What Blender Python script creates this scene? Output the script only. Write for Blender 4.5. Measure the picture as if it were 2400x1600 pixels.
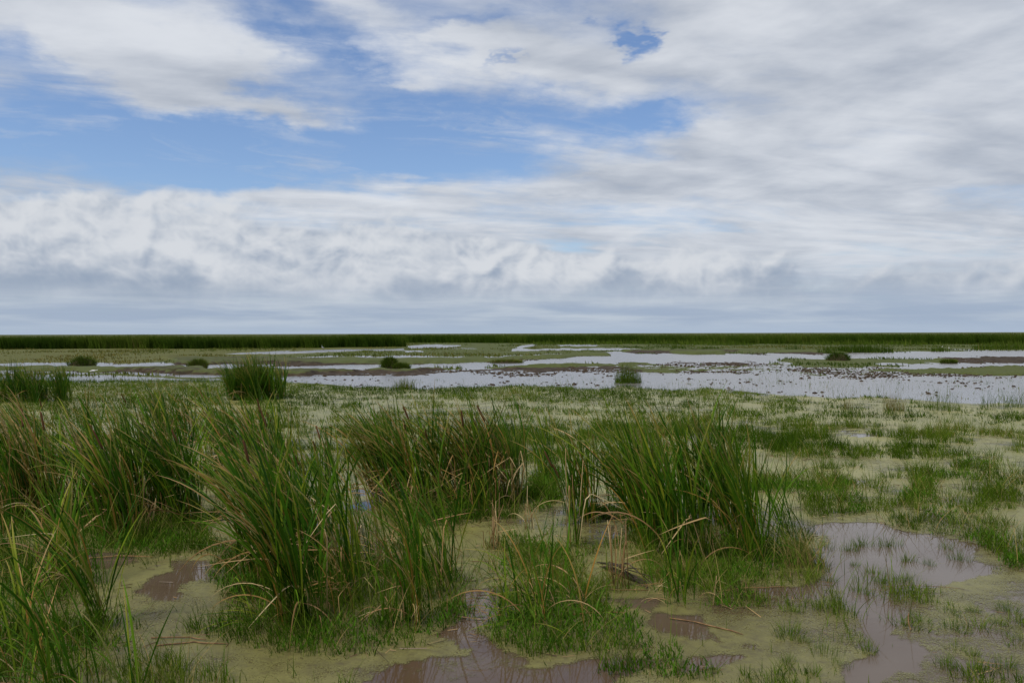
import bpy, math, random
import numpy as np
from mathutils import Matrix, Vector

for o in list(bpy.data.objects):
    bpy.data.objects.remove(o, do_unlink=True)
SC = bpy.context.scene
COL = SC.collection
R = math.radians

# ------------------------------------------------------------------ camera
CAM_H = 2.6
FPX = 2000.0                      # focal length in pixels of the 2400 px wide photograph
cam_d = bpy.data.cameras.new('camera')
cam_d.sensor_width = 36.0
cam_d.lens = FPX / 2400.0 * 36.0
cam_d.clip_start = 0.1
cam_d.clip_end = 60000.0
cam = bpy.data.objects.new('camera', cam_d)
COL.objects.link(cam)
CM = Matrix.Rotation(R(90 - 0.54), 4, 'X') @ Matrix.Rotation(R(-0.143), 4, 'Z')
cam.matrix_world = Matrix.Translation((0, 0, CAM_H)) @ CM
SC.camera = cam
CM3 = CM.to_3x3()

# ------------------------------------------------------------------ sun, view
SUN_EL, SUN_AZ = 56.0, -128.0     # azimuth from +Y (view direction) clockwise: behind and to the left
sun_d = bpy.data.lights.new('sun', 'SUN')
sun_d.energy = 3.0
sun_d.angle = R(14)
sun_d.color = (1.0, 0.93, 0.80)
sun = bpy.data.objects.new('sun', sun_d)
COL.objects.link(sun)
sd = Vector((math.sin(R(SUN_AZ)) * math.cos(R(SUN_EL)), math.cos(R(SUN_AZ)) * math.cos(R(SUN_EL)), math.sin(R(SUN_EL))))
sun.rotation_euler = (-sd).to_track_quat('-Z', 'Y').to_euler()
SC.view_settings.view_transform = 'Standard'
SC.view_settings.look = 'None'
SC.view_settings.gamma = 1.0
SC.view_settings.exposure = 0.0
SC.view_settings.use_curve_mapping = False

# ------------------------------------------------------------------ node expression helper
class NT:
    """small expression builder over a node tree"""
    def __init__(s, tree): s.t = tree
    def new(s, kind, **kw):
        n = s.t.nodes.new(kind)
        for k, v in kw.items(): setattr(n, k, v)
        return n
    def put(s, sock, v):
        if isinstance(v, E_): s.t.links.new(v.s, sock)
        elif isinstance(v, bpy.types.NodeSocket): s.t.links.new(v, sock)
        elif isinstance(v, (tuple, list)) and len(v) == 3 and sock.type == 'RGBA': sock.default_value = (*v, 1)
        else: sock.default_value = v
    def math(s, op, a, b=None, c=None, clamp=False):
        n = s.new('ShaderNodeMath', operation=op, use_clamp=clamp)
        for i, v in enumerate((a, b, c)):
            if v is not None: s.put(n.inputs[i], v)
        return E_(s, n.outputs[0])
    def smooth(s, v, a, b, lo=0.0, hi=1.0):
        n = s.new('ShaderNodeMapRange', interpolation_type='SMOOTHSTEP')
        for i, x in enumerate((v, a, b, lo, hi)): s.put(n.inputs[i], x)
        return E_(s, n.outputs[0])
    def lin(s, v, a, b, lo=0.0, hi=1.0):
        n = s.new('ShaderNodeMapRange')
        for i, x in enumerate((v, a, b, lo, hi)): s.put(n.inputs[i], x)
        return E_(s, n.outputs[0])
    def vec(s, x, y, z=0.0):
        n = s.new('ShaderNodeCombineXYZ')
        for i, v in enumerate((x, y, z)): s.put(n.inputs[i], v)
        return E_(s, n.outputs[0])
    def noise(s, v, scale, detail=6.0, rough=0.55, dist=0.0, lac=2.0, out=0):
        n = s.new('ShaderNodeTexNoise', noise_dimensions='3D')
        s.put(n.inputs['Vector'], v)
        for k, x in (('Scale', scale), ('Detail', detail), ('Roughness', rough), ('Lacunarity', lac), ('Distortion', dist)): s.put(n.inputs[k], x)
        return E_(s, n.outputs[out])
    def mix(s, f, a, b, kind='MIX'):
        n = s.new('ShaderNodeMix', data_type='RGBA', blend_type=kind)
        s.put(n.inputs[0], f); s.put(n.inputs[6], a); s.put(n.inputs[7], b)
        return E_(s, n.outputs[2])
    def sep(s, v):
        n = s.new('ShaderNodeSeparateXYZ'); s.put(n.inputs[0], v)
        return [E_(s, o) for o in n.outputs]
    def gray(s, v):
        return s.vec(v, v, v)
class E_:
    def __init__(s, nt, sock): s.n, s.s = nt, sock
    def __add__(s, o): return s.n.math('ADD', s, o)
    __radd__ = __add__
    def __sub__(s, o): return s.n.math('SUBTRACT', s, o)
    def __rsub__(s, o): return s.n.math('SUBTRACT', o, s)
    def __mul__(s, o): return s.n.math('MULTIPLY', s, o)
    __rmul__ = __mul__
    def __truediv__(s, o): return s.n.math('DIVIDE', s, o)
    def __rtruediv__(s, o): return s.n.math('DIVIDE', o, s)

# ------------------------------------------------------------------ world: Nishita sky under procedural clouds
world = bpy.data.worlds.new('World')
SC.world = world
world.use_nodes = True
wt = world.node_tree
wt.nodes.clear()
world.cycles.sampling_method = 'MANUAL'
world.cycles.sample_map_resolution = 256
W = NT(wt)

def azel(px, py):
    d = CM3 @ Vector(((px - 1200) / FPX, -(py - 800) / FPX, -1.0)).normalized()
    return math.atan2(d.x, d.y), math.asin(d.z)

sky = W.new('ShaderNodeTexSky', sky_type='NISHITA', sun_disc=False)
sky.sun_elevation = R(SUN_EL)
sky.sun_rotation = R(SUN_AZ)
sky.air_density = 1.0
sky.dust_density = 0.6
sky.ozone_density = 2.2
tc = W.new('ShaderNodeTexCoord')
dx, dy, dz = W.sep(tc.outputs['Generated'])
zc = W.math('MAXIMUM', dz, 0.0)
AZ = W.math('ARCTAN2', dx, dy)
EL = W.math('ARCSINE', zc)

def blob(a, e, px, py, rx, ry, amp, rot=0.0):
    """soft elliptic bias of the cloud cover round one direction of the sky (sizes in photo pixels)"""
    a0, e0 = azel(px, py)
    c, s_ = math.cos(R(rot)), math.sin(R(rot))
    da, de = a - a0, e - e0
    u = (da * c + de * s_) * (FPX / rx)
    v = (de * c - da * s_) * (FPX / ry)
    return W.math('EXPONENT', (u * u + v * v) * -1.0) * amp

# cloud deck seen in perspective: coordinates on a level sheet overhead
inv = 1.0 / (zc + 0.075)
qx, qy = dx * inv, dy * inv
# streets of cloud run to the right and away
ca, sa = math.cos(R(20)), math.sin(R(20))
px_ = (qx * ca + qy * sa) * 0.62
py_ = (qy * ca - qx * sa)
Q = W.vec(px_, py_, 0.0)
warp = W.noise(Q, 0.9, 3, 0.5, out=1)
wx, wy, wz = W.sep(warp)
Q2 = W.vec(px_ + (wx - 0.5) * 0.55, py_ + (wy - 0.5) * 0.55, 3.7)
n_big = W.noise(Q2, 1.1, 3.0, 0.5)
n_mid = W.noise(Q2, 2.3, 7.0, 0.56, 0.15)
Q2s = W.vec(px_ + (wx - 0.5) * 0.55 + 0.05, py_ + (wy - 0.5) * 0.55 - 0.10, 3.7)
n_mid2 = W.noise(Q2s, 2.3, 4.0, 0.5, 0.15)
n_fine = W.noise(Q2, 8.0, 6.0, 0.6, 0.3)

# the open blue patch and the cloud round it
ew = W.noise(W.vec(AZ, EL * 2.2, 2.0), 8.0, 5, 0.6, out=1)
ex, ey, ez = W.sep(ew)
awx, awy = AZ + (wx - 0.5) * 0.12 + (ex - 0.5) * 0.20, EL + (wy - 0.5) * 0.05 + (ey - 0.5) * 0.085
bias = None
for b in ((540, 340, 560, 80, -0.95, 2), (1060, 285, 480, 82, -1.0, 5), (60, 335, 330, 95, -0.75, 0), (1480, 285, 120, 30, -0.75, 0),
          (760, 135, 190, 55, -0.95, -14), (640, 190, 120, 50, -0.55, 0), (1440, 75, 36, 22, -1.0, -50), (1475, 105, 22, 30, -0.8, 0), (20, 120, 70, 60, -0.5, 0), (330, 68, 130, 22, -0.40, -8), (1165, 128, 16, 22, -0.55, 0),
          (1060, 40, 170, 14, -0.34, 4), (720, 425, 420, 45, -0.55, 0), (520, 395, 200, 36, -0.4, 0), (1180, 590, 160, 22, -0.35, 0),
          (330, 140, 330, 95, 0.72, -12), (420, 205, 130, 45, 0.35, -8), (1060, 85, 280, 34, 0.50, -12), (690, 255, 180, 26, 0.62, -6), (930, 192, 70, 16, 0.50, 15), (90, 310, 130, 16, 0.55, -4),
          (310, 400, 260, 26, 0.42, -3), (1330, 175, 190, 60, 0.40, -15), (900, 445, 200, 34, 0.60, -8), (640, 460, 110, 25, 0.3, 0), (640, 305, 90, 14, 0.38, -6), (570, 395, 40, 20, 0.35, 0),
          (1900, 350, 600, 260, 0.30, 0)):
    t = blob(awx, awy, *b)
    bias = t if bias is None else bias + t
n_wisp = W.noise(W.vec(px_ * 0.8 + (wx - 0.5) * 0.9 + (ex - 0.5) * 0.4, py_ + (wy - 0.5) * 0.9, 9.0), 4.5, 8.0, 0.62, 0.4)
n_shade_ = W.noise(W.vec(AZ * 1.0 - EL * 0.5, EL * 2.6, 21.0), 6.5, 6.0, 0.6, 0.3)
cover = 0.60 + bias + (n_mid - 0.5) * 1.7 + (n_big - 0.5) * 0.5 + (n_wisp - 0.5) * 0.75
deck_a = W.smooth(cover, -0.25, 0.82)
thin_veil = W.smooth(n_wisp * 0.6 + n_shade_ * 0.4, 0.47, 0.70) * 0.50
deck_a = W.math('MAXIMUM', deck_a, thin_veil)
thick = W.smooth(cover, 0.25, 1.0)
relief = (n_mid - n_mid2) * 1.5
n_shade = W.noise(W.vec(AZ * 1.0 - EL * 0.9, EL * 3.4, 11.0), 5.5, 5.0, 0.55, 0.25)
deck_v = 0.54 + relief * 0.34 + (n_fine - 0.5) * 0.07 + (n_big - 0.5) * -0.35 + (n_shade - 0.5) * 0.75 + (n_wisp - 0.5) * 0.12
deck_dark = W.smooth(deck_v, 0.20, 0.80)
deck_col = W.mix(deck_dark, (0.38, 0.425, 0.505), (0.715, 0.745, 0.795))

# bank of heaped cloud low over the horizon
elw = EL + (wy - 0.5) * 0.012
C = W.vec(AZ * 0.85, EL * 1.05, 1.3)
cw = W.noise(C, 9.0, 3, 0.5, out=1)
cx, cy, cz = W.sep(cw)
C2 = W.vec(AZ * 0.85 + (cx - 0.5) * 0.035, EL * 1.05 + (cy - 0.5) * 0.035, 1.3)
C2s = W.vec(AZ * 0.85 + (cx - 0.5) * 0.035 - 0.005, EL * 1.05 + (cy - 0.5) * 0.035 + 0.011, 1.3)
def billow(v):
    """heaped, cauliflower relief: folded noise, rounded heads with creases between"""
    t = None
    for sc_, am in ((5.5, 0.50), (12.5, 0.27), (28.0, 0.13), (62.0, 0.07), (140.0, 0.03)):
        n_ = W.math('ABSOLUTE', W.noise(v, sc_, 0.0, 0.5) * 2.0 - 1.0) * am
        t = n_ if t is None else t + n_
    return 1.0 - t * 1.9
h1 = billow(C2)
h2 = billow(C2s)
hb = W.noise(W.vec(AZ, EL * 2.4, 7.1), 6.0, 4.0, 0.5)
# its top stands higher to the left, lower to the right; behind the camera it goes on the same
topel = 0.132 - W.smooth(AZ, -0.25, 0.35) * 0.050 + (n_big - 0.5) * 0.06
heap_env = W.smooth(elw, topel + 0.028, topel - 0.03)
heap_cov = heap_env * (1.15 - 0.30 * W.smooth(AZ, 0.0, 0.3)) + (h1 - 0.55) * 1.35 - 0.42 + (hb - 0.5) * 0.9
heap_a = W.smooth(heap_cov, 0.0, 0.46) * W.smooth(heap_env, 0.0, 0.25)
foot = W.smooth(EL + (cy - 0.5) * 0.03 + (hb - 0.5) * 0.05, 0.040, 0.085)              # flat grey bases below, sunlit heads above
hrel = (h1 - h2) * 2.6
heap_v = 0.36 + foot * 0.24 + hrel * (0.20 + foot * 0.34) + (hb - 0.5) * 0.8 + (h1 - 0.55) * 0.50
heap_col = W.mix(W.smooth(heap_v, 0.12, 0.92), (0.31, 0.38, 0.49), (0.665, 0.695, 0.74))

# thin layered veil right above the horizon
L = W.vec(AZ * 1.4, EL * 16.0, 5.0)
ln = W.noise(L, 4.0, 6.0, 0.55, 0.2)
veil_a = W.smooth(EL, 0.105, 0.02) * 0.90
veil_col = W.mix(W.smooth(ln, 0.35, 0.68), (0.33, 0.415, 0.55), (0.50, 0.57, 0.655))
low_col = W.mix(W.smooth(EL, 0.0, 0.02), (0.38, 0.47, 0.60), veil_col)

STR = 0.10
blue = W.mix(1.0, sky.outputs[0], (1.06, 1.13, 1.29), 'MULTIPLY')
k = 1.0 / STR
def scaled(c): return W.mix(1.0, c, (k, k, k), 'MULTIPLY')
for n in ():
    pass
c = W.mix(deck_a * 0.97, blue, scaled(deck_col))
c = W.mix(veil_a, c, scaled(low_col))
c = W.mix(heap_a * W.smooth(EL + (cy - 0.5) * 0.03, 0.022, 0.062), c, scaled(heap_col))
bg = W.new('ShaderNodeBackground')
W.put(bg.inputs[0], c)
bg.inputs[1].default_value = STR
wo = W.new('ShaderNodeOutputWorld')
wt.links.new(bg.outputs[0], wo.inputs[0])

# ------------------------------------------------------------------ numpy helpers
RNG = np.random.default_rng(11)
random.seed(5)

def _hash(ix, iy, seed):
    h = (ix.astype(np.int64) * 374761393 + iy.astype(np.int64) * 668265263 + seed * 974634777) & 0xFFFFFFFF
    h = ((h ^ (h >> 13)) * 1274126177) & 0xFFFFFFFF
    return ((h ^ (h >> 16)) & 0xFFFF) / 65535.0

def vnoise(x, y, seed=0):
    ix, iy = np.floor(x), np.floor(y)
    fx, fy = x - ix, y - iy
    fx = fx * fx * (3 - 2 * fx); fy = fy * fy * (3 - 2 * fy)
    a = _hash(ix, iy, seed); b = _hash(ix + 1, iy, seed)
    c = _hash(ix, iy + 1, seed); d = _hash(ix + 1, iy + 1, seed)
    return (a * (1 - fx) + b * fx) * (1 - fy) + (c * (1 - fx) + d * fx) * fy

def fbm(x, y, octaves=4, seed=0, gain=0.5):
    s = np.zeros_like(x, dtype=float); amp = 1.0; tot = 0.0
    for k in range(octaves):
        s += amp * vnoise(x * 2.03 ** k + 17.3 * k, y * 2.03 ** k - 9.1 * k, seed + k)
        tot += amp; amp *= gain
    return s / tot          # 0..1, mean 0.5

def sstep(v, a, b):
    t = np.clip((v - a) / (b - a), 0, 1)
    return t * t * (3 - 2 * t)

_m = np.array(CM3)
def to_px(x, y, z=0.0):
    """world -> photograph pixels (2400 wide)"""
    v = np.stack([x, y, np.zeros_like(x) + z - CAM_H], -1) @ _m
    return 1200 + FPX * v[..., 0] / -v[..., 2], 800 - FPX * v[..., 1] / -v[..., 2]

def P(px, py, z=0.0):
    """where the line of sight through a photograph pixel meets the level z: used to survey the marsh"""
    d = CM3 @ Vector(((px - 1200) / FPX, -(py - 800) / FPX, -1.0))
    t = (z - CAM_H) / d.z
    return Vector((d.x * t, d.y * t, z))

S = 2400 / 2352
def Q_(px, py): return P(px * S, py * S)

# ------------------------------------------------------------------ the survey map: plan of water, mud, green, duckweed
X0, X1, Y0, Y1 = -1200, 3600, 770, 1900
XS = np.arange(X0, X1, 4.0); YS = np.arange(Y0, Y1, 1.0)
GX, GY = np.meshgrid(XS, YS)
def poly(pts):
    m = np.zeros(GX.shape, bool)
    n = len(pts)
    for i in range(n):
        (ax, ay), (bx, by) = pts[i], pts[(i + 1) % n]
        if ay == by: continue
        c = ((ay > GY) != (by > GY)) & (GX < (bx - ax) * (GY - ay) / (by - ay) + ax)
        m ^= c
    return m.astype(float)
def ell(m, lst):
    for e in lst:
        x, y, rx, ry = [v * S for v in e[:4]]
        amp = e[4] if len(e) > 4 else 1.0
        d = ((GX - x) / rx) ** 2 + ((GY - y) / ry) ** 2
        np.maximum(m, amp * np.clip(1.5 - d, 0, 1), out=m)
    return m
def pany(lst):
    m = np.zeros(GX.shape)
    for p_ in lst: np.maximum(m, poly(p_), out=m)
    return m
def sp(lst): return [(x * S, y * S) for x, y in lst]
def soften(m):
    k = np.array([1, 2, 1]) / 4
    m = np.apply_along_axis(lambda r: np.convolve(r, k, 'same'), 0, m)
    return np.apply_along_axis(lambda r: np.convolve(np.pad(r, 3, 'edge'), np.ones(3) / 3, 'same')[3:-3], 1, m)

front_edge = [(690, 892), (760, 900), (860, 906), (980, 906), (1080, 905), (1180, 906), (1280, 905), (1430, 906), (1560, 910), (1700, 915), (1800, 922), (1900, 926), (2080, 930), (2200, 935), (2300, 945), (2400, 950), (2700, 965), (3600, 1010)]
W_open = pany([
    [(690, 880), (760, 884), (900, 878), (1010, 879), (1100, 872), (1200, 868), (1300, 872), (1420, 866), (1500, 868), (1560, 872), (1660, 868), (1800, 872), (1900, 880), (2000, 880), (2100, 876), (2240, 878), (2400, 878), (2700, 880), (3600, 900)] + front_edge[::-1],
    [(-1200, 852), (0, 853), (150, 856), (220, 852), (300, 856), (430, 857), (540, 858), (660, 860), (760, 860), (890, 861), (960, 857), (1060, 856), (1150, 853), (1210, 850), (1300, 843), (1400, 839), (1452, 832), (1560, 830), (1680, 830), (1760, 832), (1840, 834), (1960, 836), (2080, 836), (2110, 830), (2200, 826), (2290, 824), (2400, 822), (3600, 815),
     (3600, 838), (2400, 834), (2320, 836), (2240, 838), (2120, 838), (2060, 839), (1950, 839), (1850, 840), (1800, 845), (1740, 848), (1640, 848), (1540, 846), (1460, 848), (1380, 852), (1300, 855), (1200, 857), (1120, 860), (1050, 862), (960, 863), (900, 867), (850, 870), (780, 869), (700, 867), (640, 866), (540, 864), (450, 862), (380, 861), (220, 859), (150, 860), (0, 858), (-1200, 860)],
    [(280, 871), (450, 874), (520, 878), (600, 880), (690, 881), (690, 890), (560, 884), (440, 878), (300, 873)],
    [(2060, 849), (2200, 851), (2400, 854), (3600, 860), (3600, 865), (2400, 860), (2200, 857), (2060, 855)],
    [(1815, 848), (1840, 848), (1862, 854), (1845, 855)], [(1842, 860), (1872, 858), (1874, 864), (1850, 865)],
    [(500, 830), (600, 825), (700, 822), (800, 819), (900, 818), (950, 815), (950, 821), (800, 824), (700, 827), (600, 831)],
    [(950, 812), (1000, 808), (1060, 808), (1090, 811), (1050, 815), (960, 816)], [(940, 822), (990, 821), (1000, 826), (945, 827)],
    [(1205, 817), (1225, 809), (1258, 805), (1252, 811), (1225, 817)], [(1310, 808), (1405, 807), (1400, 812), (1310, 812)],
    [(1200, 818), (1440, 815), (1520, 819), (1440, 823), (1200, 823)], [(590, 838), (640, 838), (820, 838), (780, 842), (600, 842)],
])
MUD = pany([
    [(1455, 850), (1560, 849), (1700, 848), (1760, 850), (1860, 858), (1990, 861), (2060, 866), (2250, 861), (2400, 858), (3600, 862), (3600, 895), (2400, 888), (2250, 886), (2100, 884), (2000, 890), (1900, 890), (1800, 880), (1660, 874), (1560, 878), (1450, 874)],
    [(380, 840), (500, 838), (760, 838), (900, 840), (1000, 842), (1180, 836), (1420, 826), (1440, 834), (1300, 841), (1200, 848), (1100, 852), (1000, 853), (900, 857), (760, 857), (600, 856), (420, 853)],
    [(1150, 862), (1330, 858), (1455, 858), (1455, 872), (1300, 878), (1100, 876), (1060, 872)],
    [(1450, 822), (1900, 822), (2000, 826), (1900, 831), (1500, 828)],
    [(660, 870), (780, 872), (1000, 868), (1120, 872), (1000, 880), (860, 880), (700, 882)],
    [(2200, 838), (2400, 836), (2600, 840), (2600, 852), (2400, 852), (2200, 849)],
    [(-1200, 862), (0, 861), (200, 862), (700, 871), (690, 880), (400, 874), (0, 869), (-1200, 868)],
])
BANK = pany([
    [(-1200, 790), (0, 790), (3600, 790), (3600, 822), (2400, 822), (2100, 825), (1900, 826), (1460, 824), (1200, 834), (900, 836), (500, 838), (300, 852), (0, 852), (-1200, 852)],
    [(1838, 841), (2080, 841), (2200, 842), (2240, 850), (2060, 862), (1900, 859), (1800, 853)],
    [(-1200, 874), (0, 874), (300, 876), (560, 886), (690, 893), (860, 907), (1000, 907), (1000, 922), (860, 930), (690, 938), (560, 935), (350, 942), (0, 955), (-1200, 960)],
    [(690, 909), (1000, 911), (1200, 907), (1450, 908), (1600, 914), (1740, 917), (1820, 924), (1640, 936), (1400, 942), (1200, 942), (1000, 928), (690, 922)],
    [(-1200, 861), (0, 861), (230, 862), (540, 867), (700, 870), (860, 873), (700, 879), (520, 876), (270, 870), (0, 867), (-1200, 867)],
    [(300, 846), (500, 840), (760, 841), (1000, 843), (1150, 841), (1190, 846), (1000, 852), (760, 854), (450, 853)],
    [(1200, 838), (1420, 828), (1440, 833), (1300, 839)], [(1080, 860), (1300, 858), (1450, 853), (1560, 852), (1440, 858), (1250, 863)],
    [(850, 866), (960, 866), (1060, 864), (1100, 866), (1000, 870), (860, 873)],
    [(1560, 826), (1700, 824), (1700, 831), (1600, 831)],
])
YEL = pany([[(-1200, 812), (0, 815), (946, 814), (700, 830), (480, 838), (300, 852), (0, 853), (-1200, 853)]])
puddles = [
    sp([(760, 1568), (840, 1530), (960, 1512), (1060, 1495), (1085, 1450), (1090, 1400), (1110, 1372), (1160, 1362), (1190, 1370), (1170, 1410), (1140, 1440), (1150, 1490), (1210, 1530), (1300, 1548), (1420, 1530), (1480, 1545), (1440, 1600), (1500, 1800), (600, 1800)]),
    sp([(1895, 1205), (1960, 1200), (2040, 1205), (2080, 1225), (2170, 1240), (2190, 1262), (2165, 1295), (2200, 1325), (2185, 1348), (2150, 1362), (2110, 1370), (2110, 1420), (2070, 1450), (2100, 1500), (2060, 1568), (2050, 1800), (1930, 1800), (1960, 1568), (1985, 1500), (1990, 1440), (1960, 1390), (1930, 1350), (1880, 1330), (1870, 1260)]),
    sp([(1300, 1372), (1360, 1362), (1470, 1364), (1500, 1385), (1510, 1400), (1580, 1410), (1640, 1430), (1700, 1470), (1750, 1500), (1740, 1520), (1660, 1500), (1580, 1460), (1510, 1430), (1450, 1415), (1380, 1410)]),
    sp([(1590, 1505), (1680, 1510), (1690, 1535), (1600, 1545)]),
    sp([(340, 1330), (420, 1285), (520, 1270), (525, 1320), (440, 1360), (360, 1375)]),
    sp([(200, 1285), (300, 1278), (380, 1285), (330, 1310), (220, 1320)]),
    sp([(770, 1140), (800, 1120), (835, 1140), (830, 1185), (780, 1190)]),
    sp([(345, 1100), (390, 1090), (400, 1120), (350, 1130)]),
    sp([(1965, 985), (2010, 990), (2030, 1000), (1960, 998)]),
    sp([(100, 1110), (180, 1100), (170, 1150), (110, 1150)]),
    sp([(1960, 1290), (1860, 1280), (1830, 1340), (1700, 1340), (1720, 1360), (1900, 1390)]),
]
PUD = pany(puddles)
GREEN = ell(np.zeros(GX.shape), [
    (90, 1180, 160, 60), (300, 1240, 220, 55), (430, 1235, 90, 45), (60, 1330, 200, 70), (130, 1510, 240, 100), (330, 1550, 110, 60),
    (700, 1330, 170, 80), (850, 1400, 230, 75), (1000, 1390, 110, 65), (620, 1440, 110, 30), (780, 1450, 140, 40), (570, 1300, 50, 60),
    (1130, 1170, 100, 30), (1010, 1180, 140, 35), (1220, 1150, 50, 25), (1250, 1100, 45, 20), (200, 1190, 120, 30),
    (1200, 1300, 120, 50), (1260, 1400, 100, 70), (1330, 1470, 190, 50), (1230, 1460, 70, 45), (1500, 1545, 90, 30), (1620, 1560, 80, 18),
    (1370, 1190, 60, 25), (1480, 1215, 80, 40), (1560, 1300, 120, 55), (1700, 1290, 160, 45), (1630, 1370, 80, 35), (1820, 1280, 70, 35), (1850, 1330, 50, 14),
    (1830, 1110, 90, 24), (1930, 1160, 90, 24), (1990, 1165, 55, 18),
    (2130, 1140, 55, 18), (2160, 1110, 55, 20), (2230, 1070, 65, 20), (2300, 1100, 90, 20), (2340, 1150, 60, 20), (2200, 1210, 120, 28), (2260, 1250, 60, 25), (2290, 1290, 75, 22), (2120, 1200, 90, 16),
    (1700, 1000, 60, 18), (1830, 1045, 70, 14), (1560, 980, 60, 14), (1440, 1075, 70, 20), (820, 1040, 50, 20), (640, 960, 90, 20),
    (1880, 1370, 60, 18, .6), (1960, 1390, 40, 14, .6), (2080, 1360, 45, 12, .6), (1880, 1470, 60, 22, .5), (1930, 1420, 70, 26, .5),
    (2200, 1460, 60, 26, .5), (2130, 1430, 50, 22, .5), (2320, 1420, 50, 26, .6), (2250, 1540, 40, 18, .5), (2330, 1500, 50, 35, .5), (1760, 1400, 60, 14, .4),
])
W_open, MUD, BANK, YEL = [soften(m) for m in (W_open, MUD, BANK, YEL)]
def blur(m, ky, kx):
    for ax_, k_ in ((0, ky), (1, kx)):
        for _ in range(2):
            m = np.apply_along_axis(lambda r: np.convolve(np.pad(r, k_, 'edge'), np.ones(2 * k_ + 1) / (2 * k_ + 1), 'valid'), ax_, m)
    return m
PUD, GREEN = blur(PUD, 8, 6), blur(GREEN, 5, 3)

def look(m, px, py):
    fx = np.clip((px - X0) / 4.0, 0, len(XS) - 1.001); fy = np.clip(py - Y0, 0, len(YS) - 1.001)
    ix, iy = fx.astype(int), fy.astype(int)
    ax, ay = fx - ix, fy - iy
    return (m[iy, ix] * (1 - ax) + m[iy, ix + 1] * ax) * (1 - ay) + (m[iy + 1, ix] * (1 - ax) + m[iy + 1, ix + 1] * ax) * ay

def plan(x, y):
    """what stands at world point (x, y): dict of 0..1 values; edges broken up by noise"""
    px, py = to_px(x, y)
    d = np.maximum(py - 781, 3.0)
    lx, ly = (px - 1200) / d, np.log(d)
    wpx = px + 0.55 * d * (fbm(lx * 1.4, ly * 7, 4, 3) - 0.5)
    wpy = py + 0.15 * d * (fbm(lx * 1.4, ly * 7, 4, 8) - 0.5)
    back = y < 5.0
    r = {n: look(m, wpx, wpy) for n, m in (('open', W_open), ('mud', MUD), ('bank', BANK), ('yel', YEL), ('pud', PUD), ('green', GREEN))}
    r['pud'] = sstep(r['pud'] + (fbm(x * 1.5, y * 1.5, 4, 13, 0.6) - 0.5) * 1.6, 0.40, 0.68) * (y < 30)
    r['py'] = py; r['px'] = px
    # duckweed lies over all still water on the near side of the open lagoon
    fe = np.interp(wpx, [p_[0] for p_ in [(-1200, 874), (0, 876), (300, 878), (560, 888)] + front_edge], [p_[1] for p_ in [(-1200, 874), (0, 876), (300, 878), (560, 888)] + front_edge])
    r['near'] = sstep(wpy, fe, fe + 6)
    # streaks and tussocks of low grass through the duckweed
    tus = fbm(x * 0.95, y * 1.15, 4, 21, 0.62) + 0.35 * (fbm(x * 0.13, y * 0.13, 2, 31) - 0.5)
    fade = np.interp(py, [905, 930, 1000, 1080, 1180, 1300], [0.18, 0.125, 0.08, 0.035, -0.04, -0.12])
    right = np.interp(px, [600, 1500, 2300], [0.03, 0.0, -0.005])
    r['tussock'] = sstep(tus, 0.575 - fade - right, 0.66 - fade - right) * r['near'] * (1 - r['pud'])
    return r

# ------------------------------------------------------------------ mesh helpers
def mesh_np(name, verts, faces3=None, faces4=None, attrs=None, smooth=False):
    me = bpy.data.meshes.new(name)
    nv = len(verts)
    me.vertices.add(nv)
    me.vertices.foreach_set('co', np.ascontiguousarray(verts, dtype=np.float32).ravel())
    loops, starts, tot = [], [], 0
    for f, k in ((faces4, 4), (faces3, 3)):
        if f is not None and len(f):
            f = np.asarray(f)
            loops.append(f.ravel()); starts.append(tot + np.arange(len(f)) * k); tot += f.size
    loops = np.concatenate(loops).astype(np.int32); starts = np.concatenate(starts).astype(np.int32)
    me.loops.add(len(loops)); me.loops.foreach_set('vertex_index', loops)
    me.polygons.add(len(starts)); me.polygons.foreach_set('loop_start', starts)
    if smooth: me.polygons.foreach_set('use_smooth', np.ones(len(starts), bool))
    for n, a in (attrs or {}).items():
        at = me.attributes.new(n, 'FLOAT', 'POINT'); at.data.foreach_set('value', np.ascontiguousarray(a, dtype=np.float32))
    me.update(); me.validate()
    return me

def link(name, me, mat=None, parent=None, **props):
    o = bpy.data.objects.new(name, me)
    COL.objects.link(o)
    if mat is not None and me is not None and not me.materials: me.materials.append(mat)
    if parent is not None: o.parent = parent
    for k_, v in props.items(): o[k_] = v
    return o

def thing(name, label, cat, loc=(0, 0, 0), rz=0.0, group=None, me=None, mat=None):
    o = bpy.data.objects.new(name, me)
    COL.objects.link(o)
    if me is not None and mat is not None and not me.materials: me.materials.append(mat)
    o.location = loc; o.rotation_euler = (0, 0, rz)
    o['label'] = label; o['category'] = cat
    if group: o['group'] = group
    return o

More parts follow.
